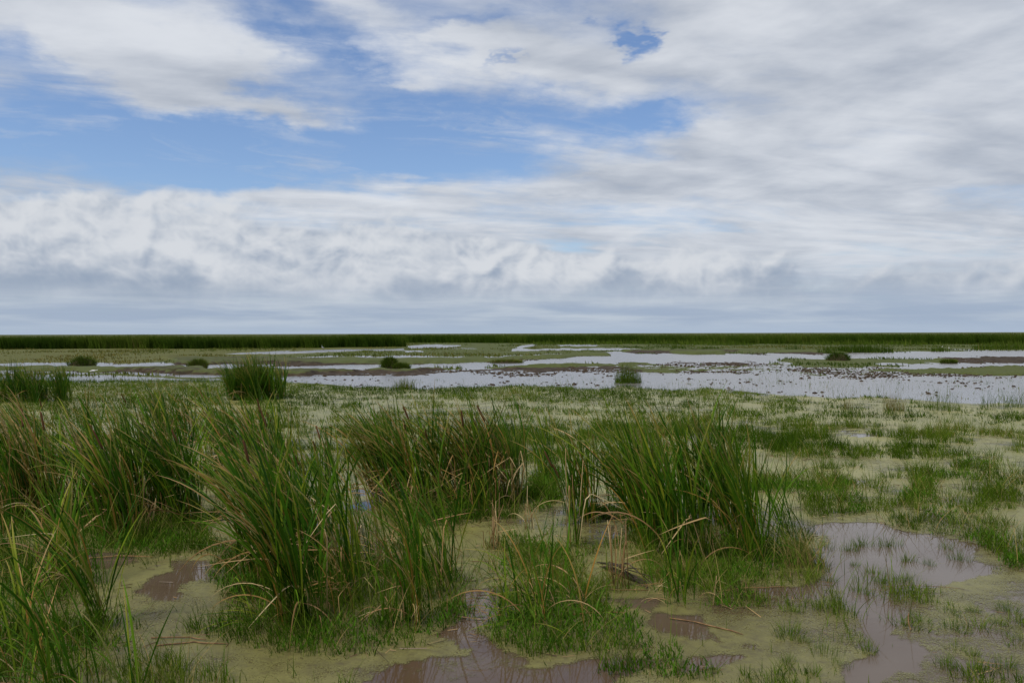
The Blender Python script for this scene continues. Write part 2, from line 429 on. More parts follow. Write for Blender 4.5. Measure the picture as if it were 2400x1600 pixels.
# ------------------------------------------------------------------ materials
def material(name):
    m = bpy.data.materials.new(name); m.use_nodes = True
    m.node_tree.nodes.clear()
    nt = NT(m.node_tree)
    out = nt.new('ShaderNodeOutputMaterial')
    return m, nt, out
def principled(nt, base, rough=0.5, spec=0.5, **kw):
    b = nt.new('ShaderNodeBsdfPrincipled')
    nt.put(b.inputs['Base Color'], base); nt.put(b.inputs['Roughness'], rough); nt.put(b.inputs['Specular IOR Level'], spec)
    for k_, v in kw.items(): nt.put(b.inputs[k_.replace('_', ' ')], v)
    return b
def attr(nt, n):
    a = nt.new('ShaderNodeAttribute', attribute_name=n)
    return E_(nt, a.outputs['Fac'])
def objrand(nt):
    return E_(nt, nt.new('ShaderNodeObjectInfo').outputs['Random'])
def worldpos(nt):
    return nt.new('ShaderNodeNewGeometry').outputs['Position']
def bump(nt, h, strength, dist):
    b = nt.new('ShaderNodeBump'); nt.put(b.inputs['Height'], h); nt.put(b.inputs['Strength'], strength); nt.put(b.inputs['Distance'], dist)
    return b.outputs[0]

def leafy(name, cols, rough=0.45, transl=0.25, use_obj=True, tip=None, spec=0.35):
    """plant material: colour by individual (object random or per-blade tint), yellowing tips from the blade's own length"""
    m, nt, out = material(name)
    t = objrand(nt) if use_obj else attr(nt, 'tint')
    ramp = nt.new('ShaderNodeValToRGB')
    cr = ramp.color_ramp
    while len(cr.elements) < len(cols): cr.elements.new(0.5)
    for i, (p_, c_) in enumerate(cols):
        cr.elements[i].position = p_; cr.elements[i].color = (*c_, 1)
    nt.put(ramp.inputs[0], t)
    col = E_(nt, ramp.outputs[0])
    if tip:
        h = attr(nt, 'h')
        s0, s1, tc_ = tip
        r2 = nt.math('FRACT', t * 37.7)
        f = nt.smooth(h + (r2 - 0.5) * 0.5, s0, s1)
        col = nt.mix(f, col, tc_)
    b = principled(nt, col, rough, spec)
    tr = nt.new('ShaderNodeBsdfTranslucent')
    nt.put(tr.inputs[0], col)
    mx = nt.new('ShaderNodeMixShader'); mx.inputs[0].default_value = transl
    nt.t.links.new(b.outputs[0], mx.inputs[1]); nt.t.links.new(tr.outputs[0], mx.inputs[2])
    nt.t.links.new(mx.outputs[0], out.inputs[0])
    return m

GREENS = [(0.0, (0.022, 0.070, 0.004)), (0.35, (0.044, 0.120, 0.006)), (0.7, (0.095, 0.185, 0.010)), (1.0, (0.20, 0.23, 0.020))]
M_green = leafy('reed_leaf_green', GREENS, tip=(0.84, 1.22, (0.34, 0.24, 0.08)), spec=0.05)
M_yellow = leafy('reed_leaf_turning', [(0.0, (0.11, 0.13, 0.018)), (0.5, (0.25, 0.17, 0.030)), (1.0, (0.34, 0.17, 0.030))], tip=(0.55, 1.1, (0.40, 0.27, 0.11)))
M_dry = leafy('reed_leaf_dry', [(0.0, (0.16, 0.085, 0.03)), (0.4, (0.30, 0.18, 0.07)), (0.75, (0.43, 0.30, 0.14)), (1.0, (0.50, 0.40, 0.22))], rough=0.6, transl=0.15)
M_mixed = leafy('reed_leaf_mixed', [(0.0, (0.026, 0.074, 0.006)), (0.30, (0.042, 0.108, 0.008)), (0.6, (0.075, 0.145, 0.012)), (0.78, (0.145, 0.180, 0.020)), (0.84, (0.26, 0.17, 0.04)), (0.92, (0.30, 0.18, 0.07)), (1.0, (0.46, 0.34, 0.17))], use_obj=False, tip=(0.84, 1.22, (0.34, 0.24, 0.08)), spec=0.05)
M_grass = leafy('marsh_grass', [(0.0, (0.034, 0.070, 0.006)), (0.3, (0.062, 0.116, 0.008)), (0.6, (0.104, 0.158, 0.015)), (0.85, (0.145, 0.175, 0.032)), (0.93, (0.20, 0.17, 0.06)), (1.0, (0.34, 0.25, 0.10))], use_obj=False, transl=0.25, spec=0.0)
M_herb = leafy('marsh_herb', [(0.0, (0.036, 0.098, 0.007)), (0.6, (0.068, 0.158, 0.012)), (1.0, (0.115, 0.190, 0.028))], use_obj=False, transl=0.25, spec=0.0)
M_bed = leafy('far_reeds', [(0.0, (0.036, 0.070, 0.008)), (0.5, (0.066, 0.112, 0.012)), (0.85, (0.110, 0.145, 0.022)), (1.0, (0.17, 0.14, 0.05))], use_obj=False, transl=0.2, tip=(0.8, 1.35, (0.15, 0.13, 0.05)), spec=0.0)
M_flat = leafy('far_meadow', [(0.0, (0.050, 0.085, 0.014)), (0.5, (0.085, 0.110, 0.020)), (1.0, (0.15, 0.125, 0.034))], use_obj=False, transl=0.15, spec=0.0)

# bare mud / lake bed
M_mud, nt, out = material('dark_marsh_mud')
pos = worldpos(nt)
n1 = nt.noise(pos, 1.3, 6, 0.6); n2 = nt.noise(pos, 11.0, 5, 0.6)
veg, yl = attr(nt, 'veg'), attr(nt, 'yel')
c_m = nt.mix(nt.smooth(n1, 0.35, 0.65), (0.028, 0.020, 0.013), (0.060, 0.044, 0.028))
c_v = nt.mix(nt.smooth(n2, 0.3, 0.7), (0.045, 0.062, 0.016), (0.095, 0.105, 0.032))
c_v = nt.mix(yl * 0.5, c_v, (0.105, 0.100, 0.026))
c_m = nt.mix(nt.smooth(veg + (n1 - 0.5) * 0.9, 0.35, 0.65), c_m, c_v)
b = principled(nt, c_m, nt.lin(n2, 0.3, 0.7, 0.6, 0.9), 0.08, Normal=bump(nt, n2, 0.5, 0.05))
nt.t.links.new(b.outputs[0], out.inputs[0])

# turbid brown water
M_water, nt, out = material('turbid_water')
pos = worldpos(nt)
sx_, sy_, sz_ = nt.sep(pos)
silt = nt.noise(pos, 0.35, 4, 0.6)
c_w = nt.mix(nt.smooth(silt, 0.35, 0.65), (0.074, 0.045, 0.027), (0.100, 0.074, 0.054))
shelter = nt.smooth(sy_, 14.0, 50.0)           # wind reaches the open lagoon, the near pools lie behind reeds
c_w = nt.mix(shelter, c_w, (0.150, 0.140, 0.132))  # paler base puts extra sky reflection into the open lagoon's colour
rip1 = nt.noise(nt.vec(sx_ * 0.6, sy_, 0.0), 5.0, 3, 0.5)
rip2 = nt.noise(nt.vec(sx_ * 0.6, sy_, 4.0), 16.0, 2, 0.5)
hgt = (rip1 * 0.7 + rip2 * 0.3) * (0.03 + shelter * 0.6)
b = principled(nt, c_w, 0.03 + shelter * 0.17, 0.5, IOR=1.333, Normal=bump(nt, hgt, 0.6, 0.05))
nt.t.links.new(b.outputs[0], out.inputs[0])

# duckweed film: tiny floating plants, open between the grains, thin at its edges
M_weed, nt, out = material('duckweed')
pos = worldpos(nt)
cov = attr(nt, 'cover')
g1 = nt.noise(pos, 70.0, 2, 0.6); g2 = nt.noise(pos, 8.0, 6, 0.7); g3 = nt.noise(pos, 1.4, 6, 0.6); g4 = nt.noise(pos, 0.22, 5, 0.6)
c_d = nt.mix(nt.smooth(g3, 0.3, 0.7), (0.148, 0.146, 0.048), (0.225, 0.218, 0.074))
c_d = nt.mix(nt.smooth(g4, 0.45, 0.60) * 0.75, c_d, (0.240, 0.225, 0.088))
c_d = nt.mix(nt.smooth(nt.noise(pos, 0.6, 5, 0.6), 0.56, 0.70) * 0.6, c_d, (0.265, 0.250, 0.058))
c_d = nt.mix(nt.smooth(g2, 0.53, 0.70) * 0.75, c_d, (0.070, 0.055, 0.025))
c_d = nt.mix(nt.smooth(g1, 0.50, 0.64) * 0.50, c_d, (0.30, 0.30, 0.10))
c_d = nt.mix(attr(nt, 'near_brown') * 0.66, c_d, nt.mix(nt.smooth(g2, 0.35, 0.62), (0.125, 0.112, 0.036), (0.062, 0.048, 0.020)))   # browner and darker towards the near side, broken by noise
alpha = nt.smooth(cov + (g2 - 0.5) * 1.5 + (g1 - 0.5) * 1.1 + (g3 - 0.5) * 1.5, 0.10, 0.72)
b = principled(nt, c_d, 0.42, 0.32, Normal=bump(nt, g1 * 0.6 + g2, 0.35, 0.01), Alpha=alpha * 0.96)
nt.t.links.new(b.outputs[0], out.inputs[0])

# ------------------------------------------------------------------ ground, water, duckweed
def fan(y_rows, az):
    rr, aa = np.meshgrid(y_rows, az, indexing='ij')
    return rr * np.tan(aa), rr          # rows at equal depth
def grid_faces(nr, nc):
    i = np.arange(nr - 1)[:, None] * nc + np.arange(nc - 1)[None, :]
    i = i.ravel()
    return np.stack([i, i + 1, i + 1 + nc, i + nc], -1)

rows = np.concatenate([np.geomspace(3.0, 22, 70), np.geomspace(22.3, 330, 380), np.geomspace(340, 30000, 22)])
azs = np.linspace(R(-50), R(50), 560)
tx, ty = fan(rows, azs)
pl = plan(tx, ty)
lump = fbm(tx * 1.7, ty * 1.1, 5, 41, 0.62) - 0.5
roll = fbm(tx * 0.10, ty * 0.07, 3, 51) - 0.5
land = np.maximum(pl['bank'], 0)
far = sstep(ty, 300, 340)
tz = -0.22 + 0.252 * pl['mud'] + 0.27 * land * (1 - 0.5 * pl['near'])
tz -= 0.03 * pl['mud'] * sstep(fbm(tx * 0.06, ty * 0.05, 3, 45), 0.45, 0.6)
tz += lump * (0.05 + 0.20 * pl['mud'] * (1 - land)) + roll * (0.06 + 0.16 * pl['mud'] + 0.10 * land * (ty > 60))
tz = np.where(pl['open'] > 0.5, np.minimum(tz, -0.05 + np.maximum(lump - 0.17, 0) * 0.5), tz)
tz = np.where(pl['near'] > 0.5, np.minimum(tz, -0.03), tz)
tz = tz * (1 - far) + 0.06 * far
veg = np.clip(land + pl['green'] * 0.6 + 0.25 * (tz > 0.08) + far, 0, 1) * (1 - 0.45 * pl['mud']) + 0.75 * pl['mud'] * sstep(fbm(tx * 0.05, ty * 0.05, 4, 47), 0.47, 0.60)
me = mesh_np('ground', np.stack([tx, ty, tz], -1).reshape(-1, 3), faces4=grid_faces(len(rows), len(azs)), attrs={'veg': veg.ravel(), 'yel': pl['yel'].ravel()}, smooth=True)
link('ground', me, M_mud, kind='structure')

def disc(name, r, z, mat):
    n = 64
    v = [(0, 0, z)] + [(r * math.cos(2 * math.pi * i / n), r * math.sin(2 * math.pi * i / n), z) for i in range(n)]
    me = bpy.data.meshes.new(name); me.from_pydata(v, [], [(0, 1 + i, 1 + (i + 1) % n) for i in range(n)])
    return link(name, me, mat, kind='structure')
disc('lake_bed', 32000, -0.9, M_mud)
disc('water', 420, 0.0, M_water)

# duckweed on the near side
rows = np.geomspace(3.5, 46, 210)
azs = np.linspace(R(-48), R(48), 420)
wx_, wy_ = fan(rows, azs)
pl = plan(wx_, wy_)
cover_np = pl['near'] * (1 - pl['pud'] * 0.95)
thin = np.interp(pl['py'], [940, 1200, 1400, 1568], [0.0, 0.06, 0.18, 0.24])
cover_np = cover_np * (1.0 - thin) - 0.40 * sstep(fbm(wx_ * 0.4, wy_ * 0.3, 4, 61), 0.50, 0.64)
fc = grid_faces(len(rows), len(azs))
cf = cover_np.ravel()[fc].max(1)
fc = fc[cf > 0.02]
used, invx = np.unique(fc, return_inverse=True)
vv = np.stack([wx_, wy_, np.full_like(wx_, 0.004)], -1).reshape(-1, 3)[used]
me = mesh_np('duckweed', vv, faces4=invx.reshape(fc.shape), attrs={'cover': cover_np.ravel()[used], 'near_brown': np.clip(np.interp(wy_, [6, 9, 14, 20], [0.95, 0.75, 0.25, 0.0]) + (fbm(wx_ * 0.5, wy_ * 0.5, 3, 63) - 0.5) * 1.2, 0, 1).ravel()[used]})
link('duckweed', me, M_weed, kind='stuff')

# ------------------------------------------------------------------ blades of grass, many in one mesh
def blade_mesh(name, pos, height, width, lean_dir, lean, tint, segs=3, curl=1.5, rng=RNG):
    """tapered, bent, creased-free blades: pos (N,3); arrays for the rest. Each blade is a strip of segs-1 quads and a tip."""
    n = len(pos)
    t = np.linspace(0, 1, segs + 1)
    face = rng.uniform(0, math.pi, n)
    wx_, wy_ = np.cos(face) * width * 0.5, np.sin(face) * width * 0.5
    V, H = [], []
    for k, tk in enumerate(t):
        off = lean * height * tk ** curl
        c = np.stack([pos[:, 0] + np.cos(lean_dir) * off, pos[:, 1] + np.sin(lean_dir) * off,
                      pos[:, 2] + height * tk * np.sqrt(np.maximum(1 - (lean * tk ** (curl - 0.5)) ** 2 * 0.45, 0.12))], -1)
        if k < segs:
            w = (1 - 0.75 * tk)
            s_ = np.stack([wx_ * w, wy_ * w, np.zeros(n)], -1)
            V += [c - s_, c + s_]; H += [np.full(n, tk)] * 2
        else:
            V.append(c); H.append(np.full(n, tk))
    nvb = 2 * segs + 1
    V = np.stack(V, 1).reshape(-1, 3); H = np.stack(H, 1).ravel()
    base = np.arange(n)[:, None] * nvb
    q = np.concatenate([base + np.array([2 * k, 2 * k + 1, 2 * k + 3, 2 * k + 2]) for k in range(segs - 1)])
    tr = base + np.array([2 * segs - 2, 2 * segs - 1, 2 * segs])
    return mesh_np(name, V, faces3=tr, faces4=q, attrs={'tint': np.repeat(tint, nvb), 'h': H})

WIND = math.pi            # the wind lays everything over to -x
def scatter(n, y0, y1, half=36.0, power=1.0):
    """random points in the wedge of view between two depths, even per unit area"""
    y = np.sqrt(RNG.uniform(y0 ** 2, y1 ** 2, n)) if power == 1 else RNG.uniform(y0, y1, n)
    x = y * np.tan(R(half)) * RNG.uniform(-1, 1, n)
    return x, y

def grow(name, x, y, keep, h, w, mat, lean=(0.3, 0.25), z=0.0, segs=3, tint=None, spread=1.0):
    x, y, h, w = x[keep], y[keep], h[keep], w[keep]
    n = len(x)
    ld = WIND + RNG.normal(0, spread, n)
    ln = np.clip(RNG.normal(lean[0], lean[1], n), 0.0, 0.95)
    tn = np.clip(tint[keep] if tint is not None else RNG.uniform(0, 1, n), 0, 1)
    return blade_mesh(name, np.stack([x, y, np.zeros(n) + z], -1), h, w, ld, ln, tn, segs)

def join_meshes(name, parts):
    """several plain meshes with the same attributes -> one"""
    bm_v, q, t, tn, hh, o = [], [], [], [], [], 0
    for me in parts:
        nv = len(me.vertices)
        co = np.empty(nv * 3, np.float32); me.vertices.foreach_get('co', co); bm_v.append(co.reshape(-1, 3))
        for nm, l in (('tint', tn), ('h', hh)):
            a = np.empty(nv, np.float32); me.attributes[nm].data.foreach_get('value', a); l.append(a)
        vi = np.empty(len(me.loops), np.int32); me.loops.foreach_get('vertex_index', vi)
        ls = np.empty(len(me.polygons), np.int32); me.polygons.foreach_get('loop_start', ls)
        lt = np.empty(len(me.polygons), np.int32); me.polygons.foreach_get('loop_total', lt)
        s4, s3 = ls[lt == 4], ls[lt == 3]
        if len(s4): q.append(vi[s4[:, None] + np.arange(4)] + o)
        if len(s3): t.append(vi[s3[:, None] + np.arange(3)] + o)
        o += nv
    r = mesh_np(name, np.concatenate(bm_v), faces3=np.concatenate(t), faces4=np.concatenate(q), attrs={'tint': np.concatenate(tn), 'h': np.concatenate(hh)})
    for me in parts: bpy.data.meshes.remove(me)
    return r

# near and middle ground cover (nobody could count it)
parts = []
for n, y0, y1, hm, wm, sg in ((260000, 5.2, 13, 0.125, 0.0065, 3), (340000, 13, 24, 0.15, 0.010, 3), (330000, 24, 48, 0.125, 0.018, 2)):
    x, y = scatter(n, y0, y1, 42)
    pl = plan(x, y)
    cl = fbm(x * 1.9, y * 1.9, 4, 71, 0.65); c3 = fbm(x * 7, y * 7, 2, 77)
    dens = np.maximum.reduce([sstep(pl['green'] + (cl - 0.5) * 1.9, 0.18, 0.9), pl['tussock'], pl['bank'] * sstep(cl, 0.30, 0.50) * (pl['near'] * 0.9 + 0.1)])
    dens = dens * (0.35 + 0.65 * sstep(c3, 0.30, 0.55)) * (1 - 0.9 * pl['pud'] * (1 - sstep(pl['green'], 0.4, 0.9)))
    keep = RNG.uniform(0, 1, n) < dens * (0.95 - 0.25 * (y < 13))
    hh = hm * np.clip(RNG.lognormal(0, 0.35, n), 0.4, 2.4) * (0.40 + 0.8 * dens) * np.clip(0.20 + 2.6 * (fbm(x * 2.6, y * 2.6, 3, 79) - 0.25), 0.35, 2.0)
    ti = np.clip(0.34 - 0.14 * pl['tussock'] + (fbm(x * 0.35, y * 0.35, 3, 81) - 0.45) * 1.6 + RNG.normal(0, 0.2, n), 0, 0.88) + (RNG.uniform(0, 1, n) < 0.07) * 0.3
    parts.append(grow('cover', x, y, keep, hh, wm * RNG.uniform(0.6, 1.5, n), M_grass, (0.5, 0.3), -0.01, sg, ti, 1.6))
# longer loose grass arching out of the tussocks round the reeds
x, y = scatter(115000, 5.3, 18, 42)
pl = plan(x, y); cl = fbm(x * 0.9, y * 0.9, 3, 75)
keep = RNG.uniform(0, 1, len(x)) < 0.20 * sstep(pl['green'] + (cl - 0.5) * 1.5, 0.4, 0.9)
parts.append(grow('cover', x, y, keep, RNG.uniform(0.2, 0.62, len(x)), RNG.uniform(0.005, 0.009, len(x)), M_grass, (0.78, 0.2), -0.01, 6, np.clip(RNG.normal(0.58, 0.3, len(x)), 0, 1), 2.6))
# thin grass standing singly in the duckweed and in the edge of the lagoon
x, y = scatter(100000, 5.5, 46, 42)
pl = plan(x, y); cl = fbm(x * 0.8, y * 0.8, 3, 91)
keep = (RNG.uniform(0, 1, len(x)) < 0.32 * sstep(cl, 0.46, 0.62) * (1 - 0.6 * pl['pud']) * pl['near'])
parts.append(grow('cover', x, y, keep, RNG.uniform(0.05, 0.24, len(x)), RNG.uniform(0.005, 0.008, len(x)) * (1 + y * 0.03), M_grass, (0.25, 0.2), -0.01, 2, RNG.uniform(0.1, 0.9, len(x)), 1.6))
x, y = scatter(75000, 30, 62, 42)
pl = plan(x, y); cl = fbm(x * 0.35, y * 0.22, 3, 95)
keep = (RNG.uniform(0, 1, len(x)) < 0.24 * sstep(cl, 0.44, 0.64) * pl['open'] * np.interp(pl['py'], [868, 905, 930, 950], [0.05, 0.5, 1, 1]))
parts.append(grow('cover', x, y, keep, RNG.uniform(0.08, 0.42, len(x)) * RNG.uniform(0.5, 1, len(x)), RNG.uniform(0.008, 0.017, len(x)), M_grass, (0.3, 0.25), -0.01, 2, RNG.uniform(0.15, 1.0, len(x)), 1.6))
link('marsh_grass', join_meshes('marsh_grass', parts), M_grass, kind='stuff')

# broad-leaved creeping herb, brighter, round the feet of the reeds
x, y = scatter(370000, 5.4, 17, 42)
pl = plan(x, y); cl = fbm(x * 2.2, y * 2.2, 3, 101)
cb = fbm(x * 0.7, y * 0.7, 3, 103)
dens = sstep(pl['green'] + (cl - 0.5) * 1.2, 0.40, 0.95) * sstep(cb, 0.40, 0.58)
keep = RNG.uniform(0, 1, len(x)) < dens * 0.9
hh = RNG.uniform(0.025, 0.085, len(x)) * (0.6 + 0.8 * cl)
me = grow('creeping_herb', x, y, keep, hh, RNG.uniform(0.008, 0.017, len(x)), M_herb, (0.6, 0.25), (RNG.uniform(0, 1, len(x)) * np.clip((cl - 0.32) * 0.42, 0.01, 0.17))[keep], 2, np.clip(RNG.normal(0.4, 0.25, len(x)) + (cl - 0.5), 0, 1), 2.5)
link('creeping_herb', me, M_herb, kind='stuff')

# dead litter floating round the reeds
M_litter = leafy('reed_litter', [(0.0, (0.05, 0.030, 0.016)), (0.6, (0.15, 0.09, 0.04)), (1.0, (0.36, 0.25, 0.12))], use_obj=False, transl=0.0)
x, y = scatter(34000, 5.4, 18, 35)
pl = plan(x, y); cl = fbm(x * 0.9, y * 0.9, 3, 105)
keep = RNG.uniform(0, 1, len(x)) < 0.5 * sstep(pl['green'], 0.03, 0.3) * (1 - sstep(pl['green'], 0.6, 0.95)) * sstep(cl, 0.35, 0.6) + 0.005
x, y = x[keep], y[keep]; n = len(x)
a = RNG.uniform(0, 6.283, n); l = RNG.uniform(0.03, 0.34, n) * RNG.uniform(0.3, 1, n); w = RNG.uniform(0.0025, 0.007, n)
ca_, sa_ = np.cos(a), np.sin(a)
q4 = []
for u, v, dz_ in ((-.5, -.5, 0), (.5, -.2, 0), (.5, .2, 0), (-.5, .5, 0)):
    q4.append(np.stack([x + ca_ * l * u - sa_ * w * v, y + sa_ * l * u + ca_ * w * v, 0.010 + RNG.uniform(0, 0.012, n)], -1))
me = mesh_np('reed_litter', np.stack(q4, 1).reshape(-1, 3), faces4=np.arange(4 * n).reshape(-1, 4), attrs={'tint': np.repeat(RNG.uniform(0, 1, n), 4), 'h': np.zeros(4 * n)})
link('reed_litter', me, M_litter, kind='stuff')

# far meadow between the lagoon and the reed beds
x, y = scatter(210000, 52, 300, 42, 0)
pl = plan(x, y); cl = fbm(x * 0.16, y * 0.08, 4, 111)
keep = (RNG.uniform(0, 1, len(x)) < pl['bank'] * sstep(cl, 0.34, 0.56) * (1 - pl['open']) * (1 - 0.4 * pl['mud']) * np.interp(y, [52, 120, 300], [0.9, 0.75, 0.6])) & (pl['open'] < 0.35)
keep |= (RNG.uniform(0, 1, len(x)) < 0.45 * sstep(fbm(x * 0.05, y * 0.05, 4, 47), 0.47, 0.60)) & (pl['mud'] > 0.5)
keep &= ~((pl['mud'] > 0.4) & (y < 85) & (RNG.uniform(0, 1, len(x)) < 0.7))
hh = np.where(pl['mud'] > 0.4, np.interp(y, [55, 95, 120], [0.35, 0.5, 1.0]), 1.0) * RNG.uniform(0.10, 0.32, len(x)) * (0.5 + 1.0 * cl) * (1 + 0.3 * sstep(y, 110, 160))
me = grow('meadow_grass', x, y, keep, hh, RNG.uniform(0.05, 0.11, len(x)) * (1 + y / 300), M_flat, (0.4, 0.3), 0.0, 2, np.clip(0.30 + 0.40 * pl['yel'] + (fbm(x * 0.05, y * 0.02, 3, 121) - 0.5) * 1.3 + RNG.normal(0, 0.15, len(x)), 0, 1), 1.0)
link('meadow_grass', me, M_flat, kind='stuff')

# the great reed beds along the horizon
def bed(name, edge, depth, n, seed, hmin, hmax):
    """edge: list of pixel points at the foot of the bed's front; the bed runs back from it"""
    e = [P(px, py) for px, py in edge]
    ex_ = np.array([v.x / v.y for v in e]); ey_ = np.array([v.y for v in e])
    s_ = RNG.uniform(ex_[0], ex_[-1], n)
    y = np.interp(s_, ex_, ey_) + depth * RNG.uniform(0, 1, n) ** 2.6 + 6 * (fbm(s_ * 60, s_ * 0, 3, seed) - 0.5)
    x = s_ * y
    c1 = fbm(x * 0.12, y * 0.05, 4, seed + 1); c2 = fbm(x * 0.5, y * 0.2, 3, seed + 2)
    h = (hmin + (hmax - hmin) * np.clip(c1 * 0.6 + c2 * 0.5, 0, 1)) * RNG.uniform(0.72, 1.03, n) + 0.55 * (fbm(x * 0.045, y * 0.03, 3, seed + 5) - 0.5)
    ti = np.clip((c1 - 0.35) * 1.7 + RNG.normal(0, 0.16, n), 0, 1)
    k_ = np.ones(n, bool)
    me = grow(name, x, y, k_, h, RNG.uniform(0.06, 0.15, n), M_bed, (0.22, 0.12), 0.0, 3, ti, 0.5)
    return link(name, me, M_bed, kind='stuff')
bed('reed_bed', [(-900, 821), (0, 819), (180, 817), (430, 818), (700, 816), (880, 814.5), (952, 813)], 60, 60000, 131, 2.25, 2.85)
bed('reed_bed', [(820, 803), (1100, 804), (1400, 805), (1700, 806), (2000, 806), (2250, 807), (2400, 808), (3300, 812)], 110, 70000, 151, 2.2, 2.85)
# rank green sedge at the foot of the far bed
x = RNG.uniform(0.0, 0.75, 16000); y = RNG.uniform(170, 235, 16000); x = x * y
cl = fbm(x * 0.07, y * 0.05, 3, 161)
ppx, ppy = to_px(x, y)
keep = (cl > 0.50) & (ppy < 820) & (ppx > 1250)
me = grow('sedge_bed', x, y, keep, RNG.uniform(0.5, 1.5, 16000) * sstep(cl, 0.42, 0.65), RNG.uniform(0.06, 0.16, 16000), M_bed, (0.3, 0.2), 0.0, 2, RNG.uniform(0.2, 0.9, 16000), 0.8)
link('sedge_bed', me, M_bed, kind='stuff')

# clods of trampled mud standing out of the shallows
def clods(n=16000):
    x, y = scatter(n * 9, 34, 120, 35, 0)
    pl = plan(x, y); cl = fbm(x * 0.5, y * 0.25, 4, 171)
    k_ = np.where(RNG.uniform(0, 1, len(x)) < (pl['mud'] * 0.95 + 0.07 * sstep(cl, 0.57, 0.66) * pl['open'] * (pl['py'] > 862)) * (0.08 + sstep(cl, 0.45, 0.62)))[0][:n]
    x, y = x[k_], y[k_]; m = len(x)
    ico = np.array([(0, 0, 1), (.9, 0, .35), (.28, .86, .4), (-.73, .53, .3), (-.73, -.53, .42), (.28, -.86, .33), (1.1, .5, -.3), (-.1, 1.15, -.3), (-1.15, 0, -.3), (-.1, -1.15, -.3), (1, -.6, -.3)])
    fs = np.array([(0, 1, 2), (0, 2, 3), (0, 3, 4), (0, 4, 5), (0, 5, 1), (1, 6, 2), (2, 6, 7), (2, 7, 3), (3, 7, 8), (3, 8, 4), (4, 8, 9), (4, 9, 5), (5, 9, 10), (5, 10, 1), (1, 10, 6)])
    s_ = np.minimum(np.exp(RNG.normal(math.log(0.036), 0.45, m)), 0.075)
    a = RNG.uniform(0, 6.28, m)
    v = ico[None] * (1 + RNG.normal(0, 0.16, (m, 11, 1)))
    vx = (v[..., 0] * np.cos(a)[:, None] - v[..., 1] * np.sin(a)[:, None]) * (s_ * RNG.uniform(0.9, 2.0, m))[:, None] + x[:, None]
    vy = (v[..., 0] * np.sin(a)[:, None] + v[..., 1] * np.cos(a)[:, None]) * s_[:, None] * 1.2 + y[:, None]
    vz = v[..., 2] * (s_ * RNG.uniform(0.6, 1.3, m))[:, None]
    f = fs[None] + (np.arange(m) * 11)[:, None, None]
    return mesh_np('mud_clods', np.stack([vx, vy, vz], -1).reshape(-1, 3), faces3=f.reshape(-1, 3), attrs={'veg': np.zeros(m * 11), 'yel': np.zeros(m * 11)}, smooth=False)
link('mud_clods', clods(), M_mud, kind='stuff')

# ------------------------------------------------------------------ reed leaves: unit-length meshes, shared by every clump
def leaf_mesh(name, th0, lean, e, w, twist=0.0, brk=None, segs=13, fold=0.18, sway=0.0):
    """one long strap leaf, length 1, standing at the origin, bending towards -x. Angles from the vertical in degrees.
    brk=(t, angle): snapped over at t by that many degrees."""
    ts = np.linspace(0, 1, segs + 1)
    p = Vector((0, 0, 0)); V = []; H = []
    for k, t in enumerate(ts):
        a = R(th0 + lean * t ** e)
        if brk and t > brk[0]: a = R(th0 + lean * brk[0] ** e + brk[1] * min(1.0, (t - brk[0]) / 0.10) + 12 * (t - brk[0]))
        d = Vector((-math.sin(a), sway * t, math.cos(a))).normalized()
        if k: p = p + d / segs
        tw = R(twist * (0.3 + 0.7 * t)) + random.gauss(0, 0.02)
        side0 = Vector((0, 1, 0)); nrm0 = d.cross(side0).normalized(); side0 = nrm0.cross(d).normalized()
        side = side0 * math.cos(tw) + nrm0 * math.sin(tw)
        nrm = nrm0 * math.cos(tw) - side0 * math.sin(tw)
        ww = w * (0.72 + 0.28 * min(1, t / 0.25)) * (1 - max(0, (t - 0.55) / 0.45) ** 1.7) + w * 0.03
        V += [p - side * ww * 0.5, p - nrm * ww * fold, p + side * ww * 0.5]
        H += [t] * 3
    F = []
    for k in range(segs):
        o = k * 3
        F += [(o, o + 1, o + 4, o + 3), (o + 1, o + 2, o + 5, o + 4)]
    return mesh_np(name, np.array([tuple(v) for v in V]), faces4=np.array(F), attrs={'h': np.array(H), 'tint': np.zeros(len(V))}, smooth=True)

ru = random.uniform
LEAF = {'up': [], 'wind': [], 'arch': [], 'turn': [], 'dry': [], 'dryarch': [], 'low': []}
for i in range(12):
    LEAF['up'].append(leaf_mesh('reed_leaf_upright', ru(0, 7), ru(8, 30), ru(1.6, 3.0), ru(0.0125, 0.0190), ru(-70, 70), sway=ru(-.1, .1)))
    LEAF['wind'].append(leaf_mesh('reed_leaf_windblown', ru(6, 16), ru(24, 52), ru(1.4, 2.6), ru(0.0120, 0.0185), ru(-80, 80), sway=ru(-.15, .15)))
for i in range(9):
    LEAF['arch'].append(leaf_mesh('reed_leaf_arching', ru(8, 22), ru(75, 125), ru(1.2, 2.2), ru(0.009, 0.013), ru(-40, 40), sway=ru(-.2, .2)))
    LEAF['low'].append(leaf_mesh('reed_leaf_low', ru(30, 55), ru(40, 70), ru(0.8, 1.4), ru(0.010, 0.014), ru(-50, 50), sway=ru(-.2, .2)))
    m_ = leaf_mesh('reed_leaf_turning', ru(2, 16), ru(25, 66), ru(1.4, 2.6), ru(0.010, 0.0145), ru(-80, 80), sway=ru(-.2, .2)); LEAF['turn'].append(m_)
    LEAF['dry'].append(leaf_mesh('reed_leaf_dead_snapped', ru(0, 14), ru(8, 30), 1.3, ru(0.010, 0.014), ru(-60, 60), brk=(ru(.35, .75), ru(60, 140)), sway=ru(-.2, .2)))
    LEAF['dryarch'].append(leaf_mesh('reed_leaf_dead_drooping', ru(10, 25), ru(110, 150), ru(0.9, 1.5), ru(0.010, 0.015), ru(-90, 90), sway=ru(-.3, .3)))
